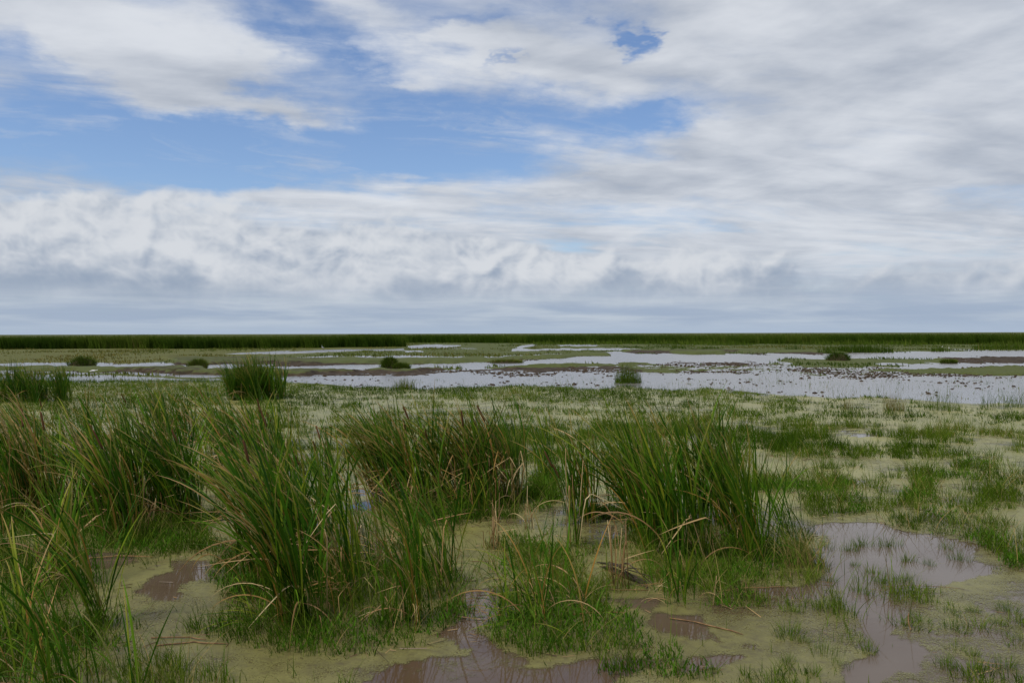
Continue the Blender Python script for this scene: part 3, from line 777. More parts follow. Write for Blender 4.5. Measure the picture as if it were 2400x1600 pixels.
for k_, l in LEAF.items():
    for m_ in l: m_.materials.append({'up': M_green, 'wind': M_green, 'arch': M_green, 'low': M_green, 'turn': M_yellow, 'dry': M_dry, 'dryarch': M_dry}[k_])

M_spike, nt, out = material('cattail_brown')
n_ = nt.noise(worldpos(nt), 60.0, 3, 0.6)
b = principled(nt, nt.mix(n_, (0.060, 0.026, 0.012), (0.125, 0.062, 0.028)), 0.9, 0.1, Normal=bump(nt, n_, 0.6, 0.004)); nt.t.links.new(b.outputs[0], out.inputs[0])
M_stalk, nt, out = material('dead_stalk')
n_ = nt.noise(worldpos(nt), 14.0, 3, 0.6)
b = principled(nt, nt.mix(nt.smooth(n_, .3, .7), (0.10, 0.050, 0.022), (0.26, 0.16, 0.075)), 0.7, 0.25); nt.t.links.new(b.outputs[0], out.inputs[0])
M_gstalk = leafy('green_stalk', [(0.0, (0.05, 0.09, 0.02)), (1.0, (0.11, 0.13, 0.035))], transl=0.0)

def tube(name, pts, radii, sides=6):
    V, F = [], []
    n = len(pts)
    for i, (p_, r_) in enumerate(zip(pts, radii)):
        a = Vector(pts[min(i + 1, n - 1)]) - Vector(pts[max(i - 1, 0)])
        q = a.to_track_quat('Z', 'Y')
        for j in range(sides):
            V.append(tuple(Vector(p_) + q @ Vector((r_ * math.cos(6.2832 * j / sides), r_ * math.sin(6.2832 * j / sides), 0))))
    for i in range(n - 1):
        for j in range(sides):
            F.append((i * sides + j, i * sides + (j + 1) % sides, (i + 1) * sides + (j + 1) % sides, (i + 1) * sides + j))
    F.append(tuple(range(sides))[::-1]); F.append(tuple((n - 1) * sides + j for j in range(sides)))
    me = bpy.data.meshes.new(name); me.from_pydata(V, [], F); me.update()
    for pol in me.polygons: pol.use_smooth = True
    return me

STALK, SPIKE = [], []
for i in range(5):
    ln = ru(6, 24)
    pts = [(-math.sin(R(ln)) * t * t * 0.9, 0.02 * math.sin(3 * t), t) for t in np.linspace(0, 1, 6)]
    me = tube('cattail_stalk', pts, [0.0042, 0.004, 0.0036, 0.0033, 0.003, 0.0018]); me.materials.append(M_gstalk); STALK.append(me)
    a, b_ = Vector(pts[4]).lerp(Vector(pts[5]), 0.15), Vector(pts[5])
    c = [a.lerp(b_, t) for t in (0, .06, .3, .6, .9, 1)]
    me = tube('cattail_spike', [tuple(v) for v in c], [0.004, 0.0085, 0.0095, 0.0093, 0.008, 0.003], 8); me.materials.append(M_spike); SPIKE.append(me)

LEAF_CO = {}
def leaf_co(me):
    if me.name not in LEAF_CO:
        c_ = np.empty(len(me.vertices) * 3, np.float32); me.vertices.foreach_get('co', c_); LEAF_CO[me.name] = c_.reshape(-1, 3)
    return LEAF_CO[me.name]
_sg = 13
LEAF_F = np.array([f for k in range(_sg) for f in ((k * 3, k * 3 + 1, k * 3 + 4, k * 3 + 3), (k * 3 + 1, k * 3 + 2, k * 3 + 5, k * 3 + 4))])
LEAF_H = np.repeat(np.linspace(0, 1, _sg + 1), 3)

def put(me, name, parent, loc, rot, sc):
    o = bpy.data.objects.new(name, me)
    COL.objects.link(o)
    o.parent = parent
    o.location = loc; o.rotation_euler = rot; o.scale = (sc, sc, sc)
    return o

def clump(label, spots, n, h=(1.3, 1.85), mix=None, group=None, name='reed_clump', spikes=0, wide=1.0, spread=22, z0=-0.03, cat='reeds', inner=0.3, bunch=9):
    h = (h[0] * 1.08, h[1] * 1.08)
    """spots: [(px, py, rx_m, ry_m, share)] feet of the clump in photo pixels (2352 wide) and its half-widths in metres"""
    mix = mix or {'up': .35, 'wind': .35, 'arch': .06, 'turn': .10, 'dry': .08, 'dryarch': .06}
    ctr = sum((Q_(s_[0], s_[1]) for s_ in spots), Vector()) / len(spots)
    root = thing(name, label, cat, (ctr.x, ctr.y, 0), 0, group)
    kinds, wts = list(mix), list(mix.values())
    sh = [s_[4] if len(s_) > 4 else 1 for s_ in spots]
    # leaves come up in tight bunches, each with its own tilt, height and turn
    nb = max(2, int(n / bunch))
    feet = []
    for i in range(nb):
        s_ = random.choices(spots, sh)[0]
        c = Q_(s_[0], s_[1])
        a_, r2 = ru(0, 6.283), math.sqrt(random.random())
        feet.append((c.x + math.cos(a_) * r2 * s_[2], c.y + math.sin(a_) * r2 * s_[3], ru(*h) * (1 - 0.15 * r2 * r2), random.gauss(0, spread), random.gauss(0, 6), random.gauss(0, 5), random.choice((.5, 1, 1, 1.6))))
    bw = [f[6] for f in feet]
    def one():
        f = random.choices(feet, bw)[0]
        kd = random.choices(kinds, wts)[0]
        L = f[2] * ru(0.55, 1.0) ** 0.6
        rz = f[3] + random.gauss(0, spread * 0.5)
        if kd == 'low': L *= 0.6; rz = f[3] + random.gauss(0, 60)
        if kd in ('dryarch', 'arch'): L *= ru(0.5, 0.9); rz = random.gauss(0, 65)
        if kd == 'dry': L *= ru(0.5, 0.95); rz = random.gauss(0, 70)
        if kd == 'up' and random.random() < .18: rz += 180
        return kd, L, Vector((f[0] + random.gauss(0, .06) - ctr.x, f[1] + random.gauss(0, .06) - ctr.y, z0)), (R(f[4] + random.gauss(0, 4)), R(f[5] + random.gauss(0, 4)), R(rz))
    for i in range(n):
        kd, L, p_, e_ = one()
        put(random.choice(LEAF[kd]), 'leaf', root, p_, e_, L)
    # the thicket behind the leaves that can be picked apart: same leaves, joined
    m_ = int(n * inner)
    VV, TT = [], []
    for i in range(m_):
        kd, L, p_, e_ = one()
        M_ = np.array(Matrix.Rotation(e_[2], 3, 'Z') @ Matrix.Rotation(e_[1], 3, 'Y') @ Matrix.Rotation(e_[0], 3, 'X'))
        VV.append(leaf_co(random.choice(LEAF[kd])) @ M_.T * (L * 0.95) + np.array(p_))
        TT.append(ru(0.79, 0.86) if kd == 'turn' else ru(0.88, 1.0) if kd in ('dry', 'dryarch') else ru(0, 0.76))
    if m_:
        nv = len(LEAF_H)
        me = mesh_np('inner_leaves', np.concatenate(VV), faces4=np.concatenate([LEAF_F + i * nv for i in range(m_)]), attrs={'tint': np.repeat(TT, nv), 'h': np.tile(LEAF_H, m_)}, smooth=True)
        link('inner_leaves', me, M_mixed, root, kind='stuff')
    for i in range(spikes):
        s_ = random.choices(spots, sh)[0]; c = Q_(s_[0], s_[1])
        foot = Vector((c.x + ru(-.7, .7) * s_[2], c.y + ru(-.7, .7) * s_[3], z0))
        j = random.randrange(len(STALK)); L = ru(*h) * ru(0.62, 0.80)
        st = put(STALK[j], 'flower_stalk', root, foot - ctr, (0, 0, R(random.gauss(0, 30))), L)
        put(SPIKE[j], 'seed_head', st, (0, 0, 0), (0, 0, 0), 1.0)
    return root

GR = 'cattail reed clumps leaning in the wind'
WINDY = {'up': .36, 'wind': .36, 'arch': .05, 'turn': .11, 'dry': .06, 'dryarch': .06}
GREENY = {'up': .68, 'wind': .18, 'arch': .03, 'turn': .05, 'dry': .03, 'dryarch': .03}
TAN = {'up': .14, 'wind': .26, 'arch': .04, 'turn': .32, 'dry': .13, 'dryarch': .11}

clump('largest dense green reed clump in the left foreground, swept far over to the left', [(690, 1420, .22, .22, 1), (640, 1330, .45, .45, 2), (720, 1290, .55, .5, 2), (800, 1350, .35, .35, 1)], 300, (1.55, 2.0), WINDY, GR, spikes=1)
clump('green reeds with tan bent leaves just behind the largest foreground clump', [(700, 1235, .6, .4), (600, 1200, .4, .3)], 210, (1.45, 1.9), WINDY, GR, spikes=4)
clump('sparse upright reeds on the grassy bank right of the largest clump', [(925, 1425, .10, .10), (1000, 1370, .18, .22, 2), (1035, 1330, .12, .15)], 75, (1.2, 1.85), {'up': .45, 'wind': .2, 'arch': .05, 'turn': .12, 'dry': .12, 'dryarch': .06}, GR)
clump('low yellowing reeds with snapped tan leaves between the foreground grass and the pool', [(860, 1380, .4, .35), (760, 1425, .45, .2), (950, 1430, .3, .15)], 130, (0.6, 1.2), {'up': .3, 'wind': .2, 'arch': .14, 'turn': .12, 'dry': .12, 'dryarch': .12}, GR)
clump('thin dark reeds with brown cattail heads in water behind the largest clump', [(775, 1165, .35, .35), (745, 1180, .2, .2)], 60, (1.3, 1.75), {'up': .5, 'wind': .3, 'turn': .1, 'dry': .1}, GR, spikes=3)
clump('orange tinged dense reed clump in the middle of the marsh', [(915, 1160, .4, .4), (980, 1165, .6, .5), (1060, 1160, .6, .5), (1140, 1150, .45, .4)], 300, (1.5, 2.05), {'up': .24, 'wind': .30, 'arch': .04, 'turn': .25, 'dry': .10, 'dryarch': .07}, GR, spikes=6, inner=2.4, bunch=4)
clump('short green reeds in front of the orange tinged middle clump', [(990, 1200, .5, .25), (1100, 1185, .4, .2)], 90, (0.6, 1.1), {'up': .3, 'wind': .2, 'arch': .2, 'turn': .12, 'dry': .08, 'dryarch': .1}, GR)
clump('tall dark green reed clump at the left edge of the right hand reeds', [(1350, 1195, .22, .25, 2), (1320, 1180, .15, .2)], 85, (1.35, 1.85), GREENY, GR)
clump('small thin green reed clump standing between the middle and the right hand reeds', [(1250, 1095, .28, .3)], 45, (1.1, 1.6), {'up': .3, 'wind': .5, 'arch': .1, 'turn': .06, 'dry': .04}, GR)
clump('short row of dark reeds between two tall green clumps', [(1410, 1160, .2, .2)], 55, (1.0, 1.4), GREENY, GR)
clump('broad dense green reed clump with tan withered leaves at its foot, right of centre', [(1480, 1215, .4, .35), (1540, 1260, .42, .4), (1580, 1290, .3, .3)], 300, (1.45, 1.95), {'up': .5, 'wind': .30, 'arch': .04, 'turn': .07, 'dry': .05, 'dryarch': .04}, GR)
clump('dense upright reeds rising behind the broad right hand clump', [(1640, 1200, .45, .3), (1560, 1180, .4, .3)], 210, (1.4, 2.0), GREENY, GR)
clump('tight dark green reed clump near the pool on the right', [(1735, 1285, .22, .22, 2), (1705, 1240, .2, .2)], 130, (1.35, 1.85), GREENY, GR)
clump('small fan of green reeds nearest the brown pool at right', [(1825, 1265, .12, .12)], 34, (0.95, 1.4), {'up': .55, 'wind': .40, 'turn': .05}, GR, spread=14)
clump('low drooping reeds with orange tan leaves hanging into the puddle', [(1600, 1385, .25, .18), (1530, 1365, .2, .15)], 70, (0.55, 1.0), {'up': .15, 'wind': .1, 'low': .2, 'arch': .2, 'turn': .05, 'dry': .12, 'dryarch': .18}, GR, spread=60)
clump('grey green reeds flopped over low on the grass tussock at bottom centre', [(1215, 1430, .3, .2), (1280, 1395, .35, .2), (1330, 1460, .35, .15)], 150, (0.85, 1.3), {'up': .08, 'arch': .30, 'low': .40, 'turn': .08, 'dryarch': .14}, GR, spread=90, bunch=6)
clump('orange and green reed clump cut by the left edge of the photo', [(20, 1190, .4, .5), (90, 1190, .4, .4)], 270, (1.5, 2.1), TAN, GR, spikes=4)
clump('reed clump with reddish lower leaves second from the left edge', [(225, 1180, .45, .4), (300, 1200, .4, .35), (270, 1240, .3, .25)], 280, (1.5, 2.05), {'up': .25, 'wind': .40, 'arch': .05, 'turn': .16, 'dry': .08, 'dryarch': .06}, GR, spikes=3)
clump('green windswept reed clump left of the largest foreground clump', [(400, 1190, .35, .35), (350, 1160, .35, .35), (430, 1200, .2, .2)], 240, (1.5, 2.05), WINDY, GR, spikes=2)
clump('windswept reeds behind, between the left clumps and the dark round bush', [(520, 1090, .7, .6), (600, 1100, .5, .5)], 280, (1.5, 2.0), {'up': .2, 'wind': .46, 'arch': .04, 'turn': .18, 'dry': .07, 'dryarch': .05}, GR, spikes=4)
clump('farther pale windswept reeds left of the dark round bush', [(360, 1030, .9, .9), (440, 1010, .8, .8)], 220, (1.45, 1.9), {'up': .25, 'wind': .45, 'turn': .2, 'dry': .1}, GR, spikes=2)
clump('farther olive reeds in the row behind the left edge clumps', [(150, 1060, .8, .7), (60, 1050, .8, .8)], 220, (1.45, 1.9), {'up': .25, 'wind': .45, 'turn': .2, 'dry': .1}, GR, spikes=2)
clump('bright green blades arching in from the bottom left corner', [(60, 1560, .4, .25), (180, 1600, .4, .2), (-60, 1500, .3, .3), (60, 1480, .4, .2)], 260, (0.8, 1.35), {'up': .08, 'wind': .25, 'arch': .40, 'low': .16, 'turn': .05, 'dryarch': .06}, GR, spread=45)
clump('few tall thin green blades rising alone at lower left over the muddy water', [(325, 1490, .12, .12), (250, 1430, .15, .15), (270, 1400, .1, .1)], 26, (1.2, 1.8), {'up': .45, 'wind': .45, 'turn': .1}, GR)
clump('tangle of low reeds with long orange leaves under the left edge', [(40, 1330, .35, .3), (150, 1340, .35, .25)], 110, (0.8, 1.4), {'up': .15, 'wind': .25, 'arch': .2, 'low': .1, 'turn': .12, 'dry': .08, 'dryarch': .10}, GR, spread=50)
clump('bunch of green reeds blown flat to the left on the grey mud', [(600, 1425, .12, .08)], 34, (0.8, 1.15), {'low': .85, 'arch': .1, 'turn': .05}, GR, spread=16)

# farther off, leaves too thin to pick apart: one mesh of leaves under each
def far_reeds(name, label, px, py, rx, ry, n, h, lean, tint, w=0.02, group=None, cat='reeds', mat=None, spread=0.5, round_=0.35):
    c = Q_(px, py)
    root = thing(name, label, cat, (c.x, c.y, 0), 0, group)
    a, r_ = RNG.uniform(0, 6.283, n), np.sqrt(RNG.uniform(0, 1, n))
    x, y = np.cos(a) * r_ * rx, np.sin(a) * r_ * ry
    hh = RNG.uniform(h[0], h[1], n) * (1 - round_ * r_ ** 2)
    me = grow('reed_leaves', x, y, np.ones(n, bool), hh, RNG.uniform(0.6, 1.3, n) * w, None, lean, -0.02, 5, np.clip(RNG.normal(tint, 0.2, n), 0, 1), spread)
    link('leaves', me, mat or M_bed, root, kind='stuff')
    return root
clump('loose scattered reeds filling the gaps among the left hand clumps', [(160, 1200, .9, .6), (330, 1180, .9, .6), (480, 1150, .7, .5), (90, 1270, .7, .4)], 150, (0.9, 1.6), {'up': .38, 'wind': .3, 'arch': .08, 'turn': .12, 'dry': .07, 'dryarch': .05}, GR, bunch=3, inner=.6)
clump('straggling short reeds scattered through the grass right of the largest clump', [(880, 1340, .6, .5), (960, 1290, .5, .4), (820, 1270, .5, .4)], 120, (0.8, 1.45), {'up': .36, 'wind': .28, 'arch': .1, 'turn': .12, 'dry': .08, 'dryarch': .06}, GR, bunch=3, inner=.5)
DARK = {'up': .50, 'wind': .40, 'arch': .04, 'turn': .03, 'dry': .01, 'dryarch': .02}
clump('large dark round bush of reeds standing at the lagoon edge behind the left clumps', [(552, 917, .45, .6), (590, 917, .65, .7, 1.8), (630, 915, .45, .6)], 210, (1.45, 2.25), DARK, GR, inner=5.0, spread=32, bunch=2.2)
clump('upright green reed clump far back at the left edge beside the short green carpet', [(20, 922, .8, .8), (70, 922, .8, .8), (125, 920, .7, .7)], 190, (1.2, 1.85), DARK, GR, inner=4.0, spread=32, bunch=2.2)
far_reeds('reed_clump', 'small brown topped reed tuft standing in the open water', 1443, 879, 0.7, 0.5, 520, (0.45, 1.35), (0.2, 0.2), 0.42, 0.018, spread=1.6, round_=0.5)
far_reeds('reed_clump', 'dark row of short reeds on the far meadow near the right hand reed bed', 1972, 809, 4.6, 1.5, 700, (0.6, 1.7), (0.12, 0.1), 0.05, 0.07)
far_reeds('sedge_tuft', 'pale green sedge tuft at the near edge of the lagoon', 930, 893, 0.55, 0.4, 240, (0.3, 0.75), (0.2, 0.2), 0.7, 0.016, spread=2, cat='sedge')
far_reeds('sedge_tuft', 'straw coloured upright sedge tuft at the near edge of the open water on the right', 2052, 943, 0.35, 0.3, 130, (0.35, 0.9), (0.15, 0.15), 1.0, 0.012, spread=2, cat='sedge')
far_reeds('sedge_tuft', 'thin yellow sedge stems left of the straw coloured tuft', 1945, 940, 0.2, 0.2, 50, (0.35, 0.8), (0.1, 0.1), 0.95, 0.012, spread=2, cat='sedge')
far_reeds('sedge_tuft', 'dark leggy sedge plant at the right end of the open water', 2310, 935, 0.9, 0.5, 170, (0.3, 0.95), (0.35, 0.2), 0.4, 0.012, spread=3, cat='sedge')
far_reeds('sedge_tuft', 'loose sedge with dark seed tops by the near shore at right', 2165, 942, 0.6, 0.5, 150, (0.3, 1.0), (0.25, 0.2), 0.45, 0.011, spread=3, cat='sedge')
far_reeds('reed_clump', 'pale broken row of reeds at the right end of the far meadow', 2330, 802, 6.5, 2.0, 800, (0.8, 1.6), (0.2, 0.1), 0.45, 0.08)
for (px, py, r_), w_ in zip(((1560, 803, 1.4), (1630, 806, 1.5), (1820, 806, 1.3), (1900, 811, 1.2), (2160, 807, 1.3)), ('leftmost', 'second from the left', 'third from the left', 'fourth from the left', 'rightmost')):
    far_reeds('sedge_tuft', 'small dark green sedge tuft on the far meadow, ' + w_, px, py, r_, 0.8, 120, (0.5, 1.2), (0.2, 0.15), 0.25, 0.06, group='sedge tufts on the far meadow', cat='sedge')

# hummocks of matted grass out in the lagoon
def hummock(label, px, py, rx, ry, hz, tint, seed):
    c = Q_(px, py)
    root = thing('grass_hummock', label, 'hummock', (c.x, c.y, 0), 0, 'grass hummocks in the lagoon')
    nu, nv = 20, 7
    V = []
    for j in range(nv):
        f = j / (nv - 1)
        for i in range(nu):
            a = 6.2832 * i / nu
            k_ = 1 + 0.22 * math.sin(2 * a + seed) + 0.12 * math.sin(5 * a + 2 * seed)
            rr = math.cos(f * math.pi / 2) ** 0.8
            V.append((rx * rr * k_ * math.cos(a), ry * rr * k_ * math.sin(a), -0.1 + (hz * 0.62 + 0.1) * math.sin(f * math.pi / 2) * (1 + 0.15 * math.sin(3 * a + seed))))
    F = [(j * nu + i, j * nu + (i + 1) % nu, (j + 1) * nu + (i + 1) % nu, (j + 1) * nu + i) for j in range(nv - 1) for i in range(nu)]
    me = mesh_np('root_mound', np.array(V), faces4=np.array(F), attrs={'veg': np.full(len(V), 0.2), 'yel': np.zeros(len(V))}, smooth=True)
    link('root_mound', me, M_mud, root)
    n = 1500
    a, r_ = RNG.uniform(0, 6.283, n), np.sqrt(RNG.uniform(0, 1, n))
    k_ = 1 + 0.22 * np.sin(2 * a + seed) + 0.12 * np.sin(5 * a + 2 * seed)
    x, y = rx * r_ * k_ * np.cos(a), ry * r_ * k_ * np.sin(a)
    z = -0.05 + hz * 0.60 * np.sqrt(np.maximum(1 - r_ ** 2, 0)) * (1 + 0.15 * np.sin(3 * a + seed))
    me = blade_mesh('matted_grass', np.stack([x, y, z], -1), RNG.uniform(0.2, 0.5, n) * (0.6 + 0.4 * hz), RNG.uniform(0.015, 0.035, n), a + RNG.normal(0, 0.5, n), np.clip(0.55 * r_ + RNG.normal(0.25, 0.2, n), 0, 0.95), np.clip(RNG.normal(tint, 0.22, n), 0, 1), 4)
    link('grass', me, M_bed, root, kind='stuff')
hummock('dark rounded grass hummock in the channel near the left edge', 190, 845, 0.85, 0.65, 1.05, 0.40, 1.0)
hummock('small bright green grass hummock left of the dark round reed bush', 455, 846, 0.65, 0.5, 0.8, 0.62, 2.2)
hummock('two humped grass hummock in mid channel right of the dark round reed bush', 895, 848, 0.55, 0.45, 1.05, 0.42, 3.1)
hummock('low green shoulder joined to the two humped hummock', 922, 849, 0.5, 0.45, 0.5, 0.45, 0.4)
hummock('dark brown grass hummock on the green bank at right', 1925, 829, 1.1, 0.8, 0.95, 0.22, 4.4)
hummock('flat bright green hummock on the mud bank at the middle of the channel', 1165, 833, 1.6, 0.8, 0.24, 0.8, 5.2)
hummock('tiny grass hummock in the channel right of the brown one', 2180, 834, 0.7, 0.5, 0.26, 0.6, 6.0)

# ------------------------------------------------------------------ single grass tufts one could count
TUFT = []
for i in range(9):
    n = random.randint(45, 110)
    a, r_ = RNG.uniform(0, 6.283, n), RNG.uniform(0, 1, n) ** 0.8
    rr = ru(0.14, 0.24)
    me = blade_mesh('grass_tuft', np.stack([np.cos(a) * r_ * rr * 1.4, np.sin(a) * r_ * rr, np.full(n, -0.01)], -1), RNG.uniform(0.10, 0.30, n) * (1.1 - 0.5 * r_), RNG.uniform(0.005, 0.009, n),
                    a + RNG.normal(0, 0.6, n), np.clip(RNG.normal(0.45, 0.25, n), 0, .95), np.clip(RNG.normal(ru(.3, .6), 0.2, n), 0, 0.95), 4)
    me.materials.append(M_grass); TUFT.append(me)
ORD = ['leftmost'] + [w + ' from the left' for w in ('second', 'third', 'fourth', 'fifth', 'sixth', 'seventh', 'eighth', 'ninth', 'tenth')]
def tufts(rows_, per, x0, x1, y0, y1, what, group, sc=(0.7, 1.4), test=None):
    """rows of countable tufts; each is told apart by its row and its place in it"""
    for r in range(rows_):
        got = []; tries = 0
        ya, yb = y0 + (y1 - y0) * r / rows_, y0 + (y1 - y0) * (r + 0.8) / rows_
        while len(got) < per and tries < 900:
            tries += 1
            px, py = ru(x0, x1), ru(ya, yb)
            c = Q_(px, py)
            if test and not test(plan(np.array([c.x]), np.array([c.y]))): continue
            if any(abs(px - g_[0]) < (x1 - x0) / per * 0.25 for g_ in got): continue
            got.append((px, c))
        got.sort(key=lambda g_: g_[0])
        row = {1: '', 2: (' in the far row', ' in the near row'), 3: (' in the farthest row', ' in the middle row', ' in the nearest row'), 4: (' in the farthest row', ' in the second farthest row', ' in the second nearest row', ' in the nearest row')}[rows_]
        for i, (px, c) in enumerate(got):
            o = thing('grass_tuft', what + ', ' + ORD[i] + (row[r] if row else ''), 'grass tuft', (c.x, c.y, 0), ru(0, 6.28), group, random.choice(TUFT))
            s_ = ru(*sc); o.scale = (s_ * ru(.8, 1.3), s_, s_ * ru(.7, 1.15))
clear = lambda p_: p_['green'][0] < 0.35 and p_['near'][0] > 0.8 and p_['pud'][0] < 0.3
tufts(4, 9, 1400, 2352, 950, 1060, 'green tuft behind the right hand reeds', 'grass tufts in the far duckweed', (0.9, 2.0), clear)
tufts(3, 7, 1850, 2352, 1070, 1190, 'green tuft beyond the brown pool', 'grass tufts above the brown pool', (0.7, 1.4), clear)
tufts(4, 7, 1780, 2352, 1380, 1560, 'thin grass sprig below the brown pool', 'grass sprigs at lower right', (0.35, 0.75), lambda p_: p_['pud'][0] < 0.5)
tufts(3, 5, 1890, 2260, 1225, 1380, 'thin grass sprig in the brown pool', 'grass sprigs in the brown pool', (0.35, 0.7), lambda p_: p_['pud'][0] > 0.5)
tufts(4, 7, 650, 1400, 930, 1100, 'green tuft behind the middle reeds', 'grass tufts behind the middle reeds', (0.9, 1.8), clear)

# a few dead leaves, stems and sticks lying about
def lying(label, px, py, length, rz, tilt, mat, r_=0.006, name='fallen_reed', cat='fallen reed', bend=0.1):
    c = Q_(px, py)
    n = 7
    pts = [(length * (t - 0.5), bend * length * math.sin(math.pi * t) * ru(.5, 1.2), 0.012 + length * math.sin(R(tilt)) * t) for t in np.linspace(0, 1, n)]
    return thing(name, label, cat, (c.x, c.y, 0), R(rz), None, tube(name, pts, [r_ * ru(.8, 1.1)] * (n - 1) + [r_ * 0.5], 6), mat)
lying('dead brown reed stem lying on the grey mud below the flattened reeds', 440, 1483, 0.6, 4, 0, M_stalk, 0.006)
lying('second thinner brown stem lying just above the stem on the grey mud', 410, 1470, 0.5, -8, 1, M_stalk, 0.006)
lying('long dark stem lying along the water line right of the bottom centre tussock', 1400, 1362, 0.8, 2, 1, M_stalk, 0.006)
lying('long brown stem lying along the edge of the narrow red brown puddle', 1620, 1440, 0.7, -38, 0, M_stalk, 0.006)
lying('long tan leaf stem lying across the grass right of the foreground puddle', 1370, 1430, 0.6, -40, 14, M_dry, 0.005)
lying('tan stem lying in the reddish water among the left clumps', 260, 1285, 0.9, 3, 1, M_dry, 0.007)
lying('dark bent stick standing out of the channel of the brown pool', 2090, 1442, 0.16, 70, 40, M_stalk, 0.006)
lying('dead stem lying across the brown pool', 2120, 1352, 0.8, -6, 0, M_stalk, 0.003)
lying('yellow reed blade lying over the water from the drooping reeds', 1730, 1362, 0.7, -4, 5, M_dry, 0.004)

# the rotten log of matted stems in the duckweed channel
c = Q_(1432, 1325)
lg = thing('rotten_log', 'grey brown rotten bundle of stems half sunk in the duckweed channel', 'log', (c.x, c.y, 0), R(-62))
M_log, nt, out = material('rotten_grey_brown')
n_ = nt.noise(worldpos(nt), 25.0, 5, 0.65)
b = principled(nt, nt.mix(nt.smooth(n_, .3, .7), (0.022, 0.017, 0.013), (0.10, 0.082, 0.062)), 0.9, 0.1, Normal=bump(nt, n_, 0.8, 0.02)); nt.t.links.new(b.outputs[0], out.inputs[0])
link('bundle', tube('bundle', [(-.5, .02, -.02), (-.3, .03, .02), (-.1, -.02, .035), (.12, .01, .03), (.3, .04, .02), (.5, -.03, -.03)], [.02, .034, .038, .036, .03, .012], 9), M_log, lg)
for i in range(6):
    link('stem', tube('stem', [(ru(-.45, -.2), ru(-.07, .07), .07), (ru(-.05, .1), ru(-.09, .09), .12 + ru(0, .05)), (ru(.25, .55), ru(-.12, .12), ru(.02, .16))], [.007, .008, .004], 5), M_log, lg)

# snapped dead stalks: bundle standing in the channel, and the tall brown dead cattail
def dead_stand(label, px, py, n, hmin, hmax, name='dead_reed_stand', lean=13, kinds=('dry', 'dryarch')):
    c = Q_(px, py)
    root = thing(name, label, 'dead reeds', (c.x, c.y, 0))
    for i in range(n):
        h = ru(hmin, hmax); a = ru(0, 6.28)
        l = R(abs(random.gauss(0, lean)))
        p1 = Vector((math.sin(l) * math.cos(a), math.sin(l) * math.sin(a), math.cos(l))) * h
        ft = Vector((ru(-.08, .08), ru(-.06, .06), -.03))
        me = tube('stalk', [tuple(ft), tuple(ft + p1 * .5 + Vector((0, 0, .01))), tuple(ft + p1)], [.005, .0045, .003], 5); me.materials.append(M_dry)
        link('stalk', me, None, root)
    for i in range(n):
        put(random.choice(LEAF[random.choice(kinds)]), 'leaf', root, (ru(-.1, .1), ru(-.08, .08), -.02), (0, 0, ru(0, 6.28)), ru(hmin, hmax) * 1.1)
    return root
dead_stand('snapped tan reed stalks standing in the channel beside the rotten log', 1425, 1350, 9, 0.35, 0.75)
dead_stand('broken brown stalks on the grass edge below the middle clump', 1130, 1260, 8, 0.3, 0.7)
dead_stand('bent tan stalks in the duckweed left of the tall dead cattail', 1215, 1215, 5, 0.3, 0.6)
r_ = dead_stand('tall dead brown cattail stalks standing alone between the middle and right hand reeds', 1318, 1255, 3, 0.8, 1.25, lean=4, kinds=('dry',))
for i in range(2):
    st = put(STALK[i], 'flower_stalk', r_, (ru(-.03, .03), ru(-.03, .03), -.03), (0, 0, ru(-.3, .3)), 1.2 - 0.15 * i)
    put(SPIKE[i], 'seed_head', st, (0, 0, 0), (0, 0, 0), 1.0)
for j in range(14):
    put(random.choice(LEAF['up']), 'leaf', r_, (ru(-.06, .06), ru(-.06, .06), -.02), (0, 0, ru(0, 6.28)), ru(0.5, 0.9))
c = Q_(1850, 1290)
far_reeds('straw_tuft', 'bleached straw tuft at the right foot of the reeds beside the brown pool', 1850, 1300, 0.22, 0.15, 170, (0.3, 0.65), (0.6, 0.2), 0.95, 0.007, cat='dry grass', mat=M_grass, spread=1.2)

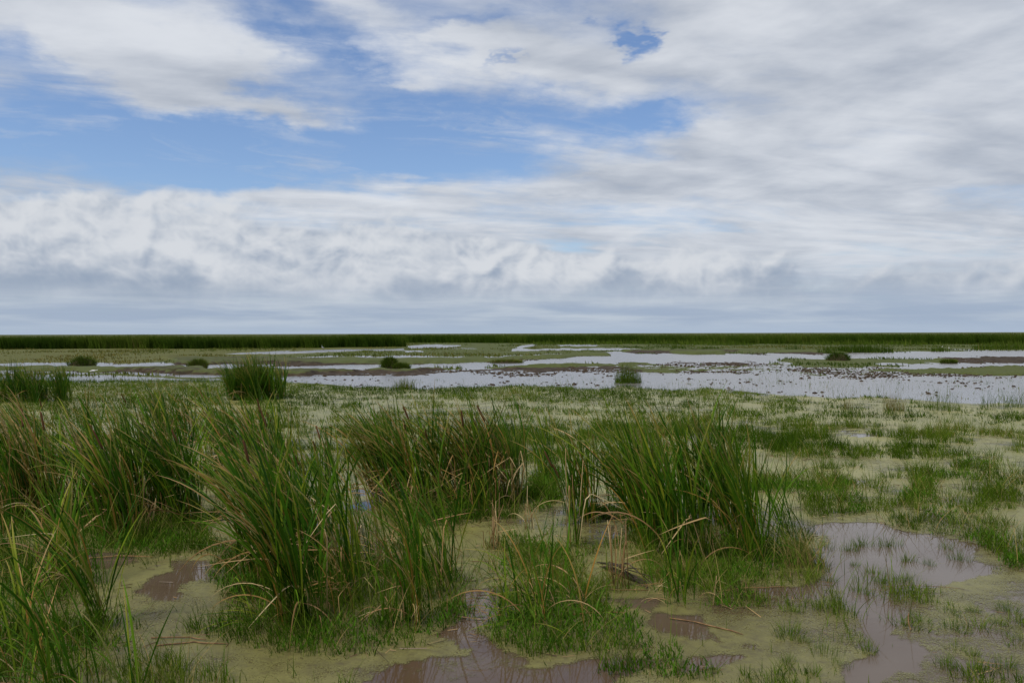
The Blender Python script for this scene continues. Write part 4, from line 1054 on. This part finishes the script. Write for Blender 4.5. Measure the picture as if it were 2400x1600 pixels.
# ------------------------------------------------------------------ birds
def simple_mat(name, col, rough=0.7):
    m, nt, out = material(name)
    n_ = nt.noise(worldpos(nt), 30.0, 3, 0.6)
    b = principled(nt, nt.mix(n_, tuple(v * 0.85 for v in col), col), rough, 0.2); nt.t.links.new(b.outputs[0], out.inputs[0])
    return m
M_white = simple_mat('white_feathers', (0.80, 0.80, 0.78)); M_bill = simple_mat('dark_bill', (0.03, 0.028, 0.025)); M_heron = simple_mat('grey_feathers', (0.30, 0.31, 0.33))
def bird(label, px, py, size, rz, feed, mat, cat='egret'):
    """wading bird: one body mesh from tail through breast, S-bent neck and head; bill, legs, wings as parts. feed = neck stretched low"""
    c = Q_(px, py)
    root = thing('wading_bird', label, cat, (c.x, c.y, 0), R(rz)); root.scale = (size,) * 3
    if feed:
        pts = [(-.36, 0, .22), (-.24, 0, .24), (-.10, 0, .27), (.06, 0, .28), (.17, 0, .29), (.26, 0, .31), (.33, 0, .33), (.40, 0, .34), (.45, 0, .34), (.49, 0, .335)]
    else:
        pts = [(-.30, 0, .30), (-.20, 0, .36), (-.08, 0, .42), (.04, 0, .47), (.11, 0, .53), (.10, 0, .61), (.07, 0, .68), (.08, 0, .75), (.13, 0, .79), (.17, 0, .785)]
    rad = [.02, .055, .095, .10, .065, .035, .025, .026, .036, .018]
    me = tube('body', pts, rad, 10); me.materials.append(mat); link('body', me, None, root)
    for s_ in (-1, 1):
        b0, b1 = Vector(pts[3]), Vector(pts[0])
        w = tube('wing', [tuple(b0 + Vector((0, .075 * s_, .02))), tuple(b0.lerp(b1, .35) + Vector((0, .088 * s_, .03))), tuple(b0.lerp(b1, .75) + Vector((0, .055 * s_, .02))), tuple(b1 + Vector((-.05, .02 * s_, 0)))], [.02, .055, .04, .006], 6)
        w.materials.append(mat); link('wing', w, None, root)
        f = pts[2]
        lg_ = tube('leg', [(f[0] + .02, .035 * s_, f[2] - .06), (f[0] - .01, .038 * s_, f[2] * .5), (f[0] + .02, .04 * s_, 0), (f[0] + .09, .045 * s_, -.005)], [.012, .008, .008, .006], 5)
        lg_.materials.append(M_bill); link('leg', lg_, None, root)
    h = Vector(pts[-1])
    bl = tube('bill', [tuple(h), tuple(h + Vector((.07, 0, -.012))), tuple(h + Vector((.14, 0, -.03)))], [.014, .008, .002], 6); bl.materials.append(M_bill); link('bill', bl, None, root)
bird('white egret stooping to feed in the mud at the left, below the dark hummock', 214, 857, 0.62, 8, True, M_white)
bird('grey heron standing upright in the shallows before the left reed bed', 741, 804.5, 1.0, 190, False, M_heron, 'heron')
bird('distant white egret on the far meadow at right, the left one of two close together', 2165, 799, 0.55, 20, False, M_white)
bird('distant white egret on the far meadow at right, the right one of two close together', 2180, 803, 0.5, 170, False, M_white)
bird('tiny white egret above the dark row of reeds before the far reed bed', 1965, 788.5, 0.6, 60, False, M_white)
